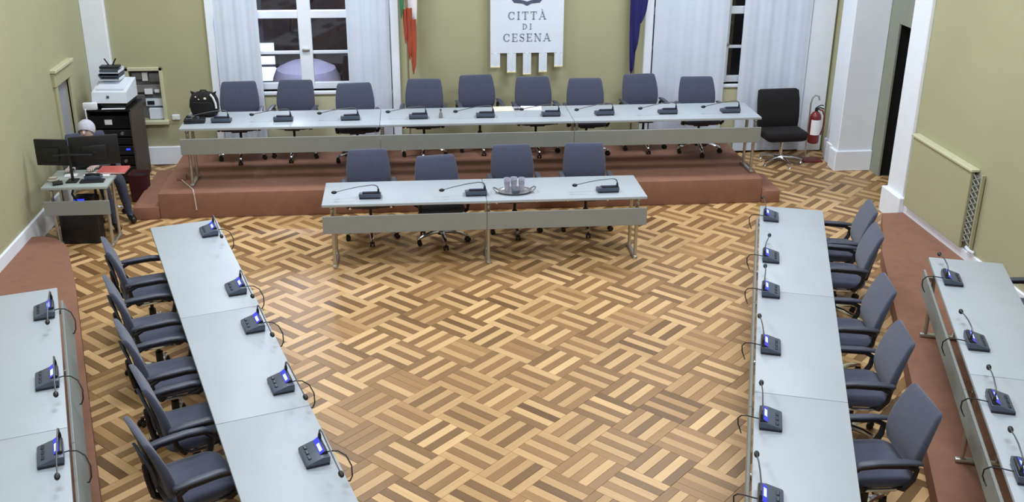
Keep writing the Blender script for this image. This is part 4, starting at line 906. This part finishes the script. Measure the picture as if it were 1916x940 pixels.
# ------------------------------------------------------------------ radiator cover on the right wall
rd = thing('radiator_cover', 'olive radiator cover panel with a lattice end on the right wall', 'radiator', (XR, 0, 0))
m = MB(); m.rbox(-0.075, -0.035, 9.63, 10.93, 0.27, 1.09, b=0.006, seg=1); m.build('panel', 'wall_green', rd)
m = MB(); m.rbox(-0.095, 0.0, 9.60, 10.95, 1.09, 1.12, b=0.006, seg=1); m.build('top_rail', 'cream_paint', rd)
m = MB(); m.box(-0.030, -0.003, 9.48, 10.9, 0.32, 1.06); m.build('radiator_core', 'box_grey', rd)
for k in range(11):
    for s in (0, 1):
        za = 0.34+0.066*k
        m = MB(); m.tube([(-0.05, 9.49, za+(0.066 if s else 0)), (-0.05, 9.62, za+(0 if s else 0.066))], 0.008, 5); m.build('lattice_bar', 'jamb_grey', rd)
m = MB(); m.rbox(-0.05, -0.01, 9.465, 9.485, 0.30, 1.10, b=0.004, seg=1); m.build('end_strip', 'wall_green', rd)
m = MB(); m.tube([(-0.05, 9.52, 0.31), (-0.06, 9.44, 0.30), (-0.03, 9.40, 0.29)], 0.018, 8); m.build('valve', 'printer_white', rd)

# ------------------------------------------------------------------ things on the back table
TZ = TH+PZ
bg = thing('backpack', 'black backpack with a pale strap on the left end of the back table', 'bag', (-2.44, 12.66, TZ+0.0005), math.radians(-6))
secs = []
for z, w_, d_, yc in ((0.0, 0.24, 0.14, 0), (0.02, 0.30, 0.17, 0), (0.12, 0.35, 0.18, 0.0), (0.20, 0.335, 0.16, 0.01), (0.26, 0.28, 0.13, 0.015), (0.285, 0.18, 0.08, 0.02)):
    secs.append([(x, y+yc, z) for x, y in rrect(w_, d_, d_*0.45, 5)])
m = MB(); m.loft(secs); m.build('bag_body', 'black_fabric', bg, angle=60)
m = MB(); m.loft([[(x, y-0.085, z) for x, y in rrect(w_, 0.04, 0.018, 3)] for z, w_ in ((0.03, 0.20), (0.05, 0.24), (0.15, 0.25), (0.18, 0.22))]); m.build('front_pocket', 'black_fabric', bg, angle=60)
for x, z, r in ((0.035, 0.225, 0.018), (-0.075, 0.245, 0.010), (-0.04, 0.215, 0.008)):
    m = MB(); m.ell((x, -0.072, z), r, 0.008, r*0.8, 8, 6); m.build('buckle', 'paper_cream', bg)
m = MB(); m.tube([(0.10, -0.06, 0.275), (0.135, -0.075, 0.24), (0.16, -0.08, 0.17), (0.165, -0.085, 0.11)], 0.014, 8, sx=0.6); m.build('strap', 'paper', bg)
m = MB(); m.tube([(-0.05, 0.02, 0.28), (-0.03, 0.02, 0.305), (0.03, 0.02, 0.305), (0.05, 0.02, 0.28)], 0.009, 6); m.build('handle', 'black_plastic', bg)
for s in (-1, 1):
    m = MB(); m.add([(s*0.13, 0.0, 0.24), (s*0.155, 0.0, 0.295), (s*0.09, 0.0, 0.27), (s*0.13, 0.04, 0.24), (s*0.155, 0.03, 0.295), (s*0.09, 0.04, 0.27)], [(0,1,2), (5,4,3), (0,3,4,1), (1,4,5,2), (2,5,3,0)]); m.build('corner_flap', 'black_fabric', bg)
bd = thing('control_console', 'flat black console on the left end of the back table', 'device', (-2.51, 12.35, TZ+0.0005), math.radians(4))
m = MB(); m.rbox(-0.12, 0.12, -0.07, 0.07, 0, 0.05, b=0.01); m.build('case', 'black_plastic', bd)
m = MB(); m.rbox(-0.09, -0.02, -0.05, 0.0, 0.05, 0.06, b=0.003, seg=1); m.build('keypad', 'mic_body', bd)
m = MB(); m.tube([(0.04, -0.02, 0.05), (0.04, -0.02, 0.075)], 0.018, 10); m.build('dial', 'mic_body', bd)
fa = MB(); fa.rbox(-0.12, 0.12, -0.11, 0.11, 0, 0.006, b=0.002, seg=1); tag(fa.build('open_folder', 'paper_cream', loc=(1.18, 12.70, TZ+0.0005), rot=(0, 0, 0.03)), 'cream folder lying on the back table before the middle chair', 'folder')
fb = MB(); fb.rbox(-0.13, 0.13, -0.10, 0.10, 0, 0.006, b=0.002, seg=1); tag(fb.build('paper_stack', 'paper', loc=(1.53, 12.71, TZ+0.0005), rot=(0, 0, -0.10)), 'white papers lying on the back table beside the cream folder', 'paper')
ph = flatthing('mobile_phone', 'small dark phone between the folder and the papers', 'phone', 1.345, 12.66, TZ, 0.06, 0.05, 0.012, 3, 'black_gloss', 'case')
bo2 = thing('small_bottle', 'small grey bottle on the back table between two microphones', 'bottle', (0.39, 12.34, TZ+0.0005), 0)
m = MB(); m.lathe([(0.022, 0), (0.024, 0.02), (0.022, 0.05), (0.010, 0.075), (0.010, 0.09)], 12); m.build('bottle_body', 'box_grey', bo2)
m = MB(); m.lathe([(0.012, 0.09), (0.012, 0.11)], 10); m.build('cap', 'mic_body', bo2)

# ------------------------------------------------------------------ tray with cups on the front table
ty = thing('serving_tray', 'dark oval serving tray on the front table', 'tray', (1.09, 10.44, TH+0.0005), 0)
m = MB(); N_ = 28
def ov(sx_, sy_, z): return [(sx_*math.cos(2*PI*k/N_), sy_*math.sin(2*PI*k/N_), z) for k in range(N_)]
m.loft([ov(0.15, 0.10, 0.0), ov(0.155, 0.105, 0.004), ov(0.185, 0.13, 0.022), ov(0.19, 0.134, 0.022), ov(0.165, 0.112, 0.006), ov(0.145, 0.095, 0.006)]); m.build('dish', 'silver_plate', ty)
for s in (-1, 1):
    m = MB(); m.tube([(s*0.175, -0.05, 0.02), (s*0.215, -0.04, 0.045), (s*0.225, 0.0, 0.05), (s*0.215, 0.04, 0.045), (s*0.175, 0.05, 0.02)], 0.008, 8); m.build('handle', 'silver_plate', ty)
for k, (x, y, h) in enumerate(((-0.075, 0.03, 0.16), (0.0, 0.05, 0.17), (0.08, 0.03, 0.16))):
    c = thing('plastic_cup', 'clear plastic cups stacked on the tray, %s stack' % ('left', 'middle', 'right')[k], 'cup', (1.09+x, 10.44+y, TH+0.0075), 0, 'cup stacks on the tray')
    m = MB(); m.lathe([(0.024, 0), (0.033, 0.085), (0.030, 0.085), (0.022, 0.004)], 14); m.build('cup', 'cup_plastic', c)
    for q in range(3):
        m = MB(); z = 0.07+0.022*q; m.lathe([(0.030, z), (0.0345, z+0.024), (0.0355, z+0.026), (0.031, z+0.026), (0.027, z+0.002)], 14); m.build('nested_cup', 'cup_plastic', c)
bt = flatthing('sugar_box', 'small grey box at the front of the tray', 'box', 1.10, 10.385, TH+0.007, 0.07, 0.04, 0.035, 6, 'mic_body', 'case')

# ------------------------------------------------------------------ floor box and cable at the left table leg
fb2 = thing('floor_box', 'small pale cable box on the stage by the left table leg', 'box', (-2.75, 12.42, PZ), math.radians(6))
m = MB(); m.rbox(-0.055, 0.055, -0.07, 0.08, 0, 0.045, b=0.008); m.build('case', 'carpet', fb2)
m = MB(); m.tube([(0.0, -0.065, 0.015), (0.04, -0.16, 0.008), (0.10, -0.30, 0.008), (0.16, -0.45, 0.007), (0.18, -0.58, -0.01), (0.185, -0.58, -0.12), (0.19, -0.585, -0.20)], 0.007, 6); m.build('cable', 'cable_pale', fb2)
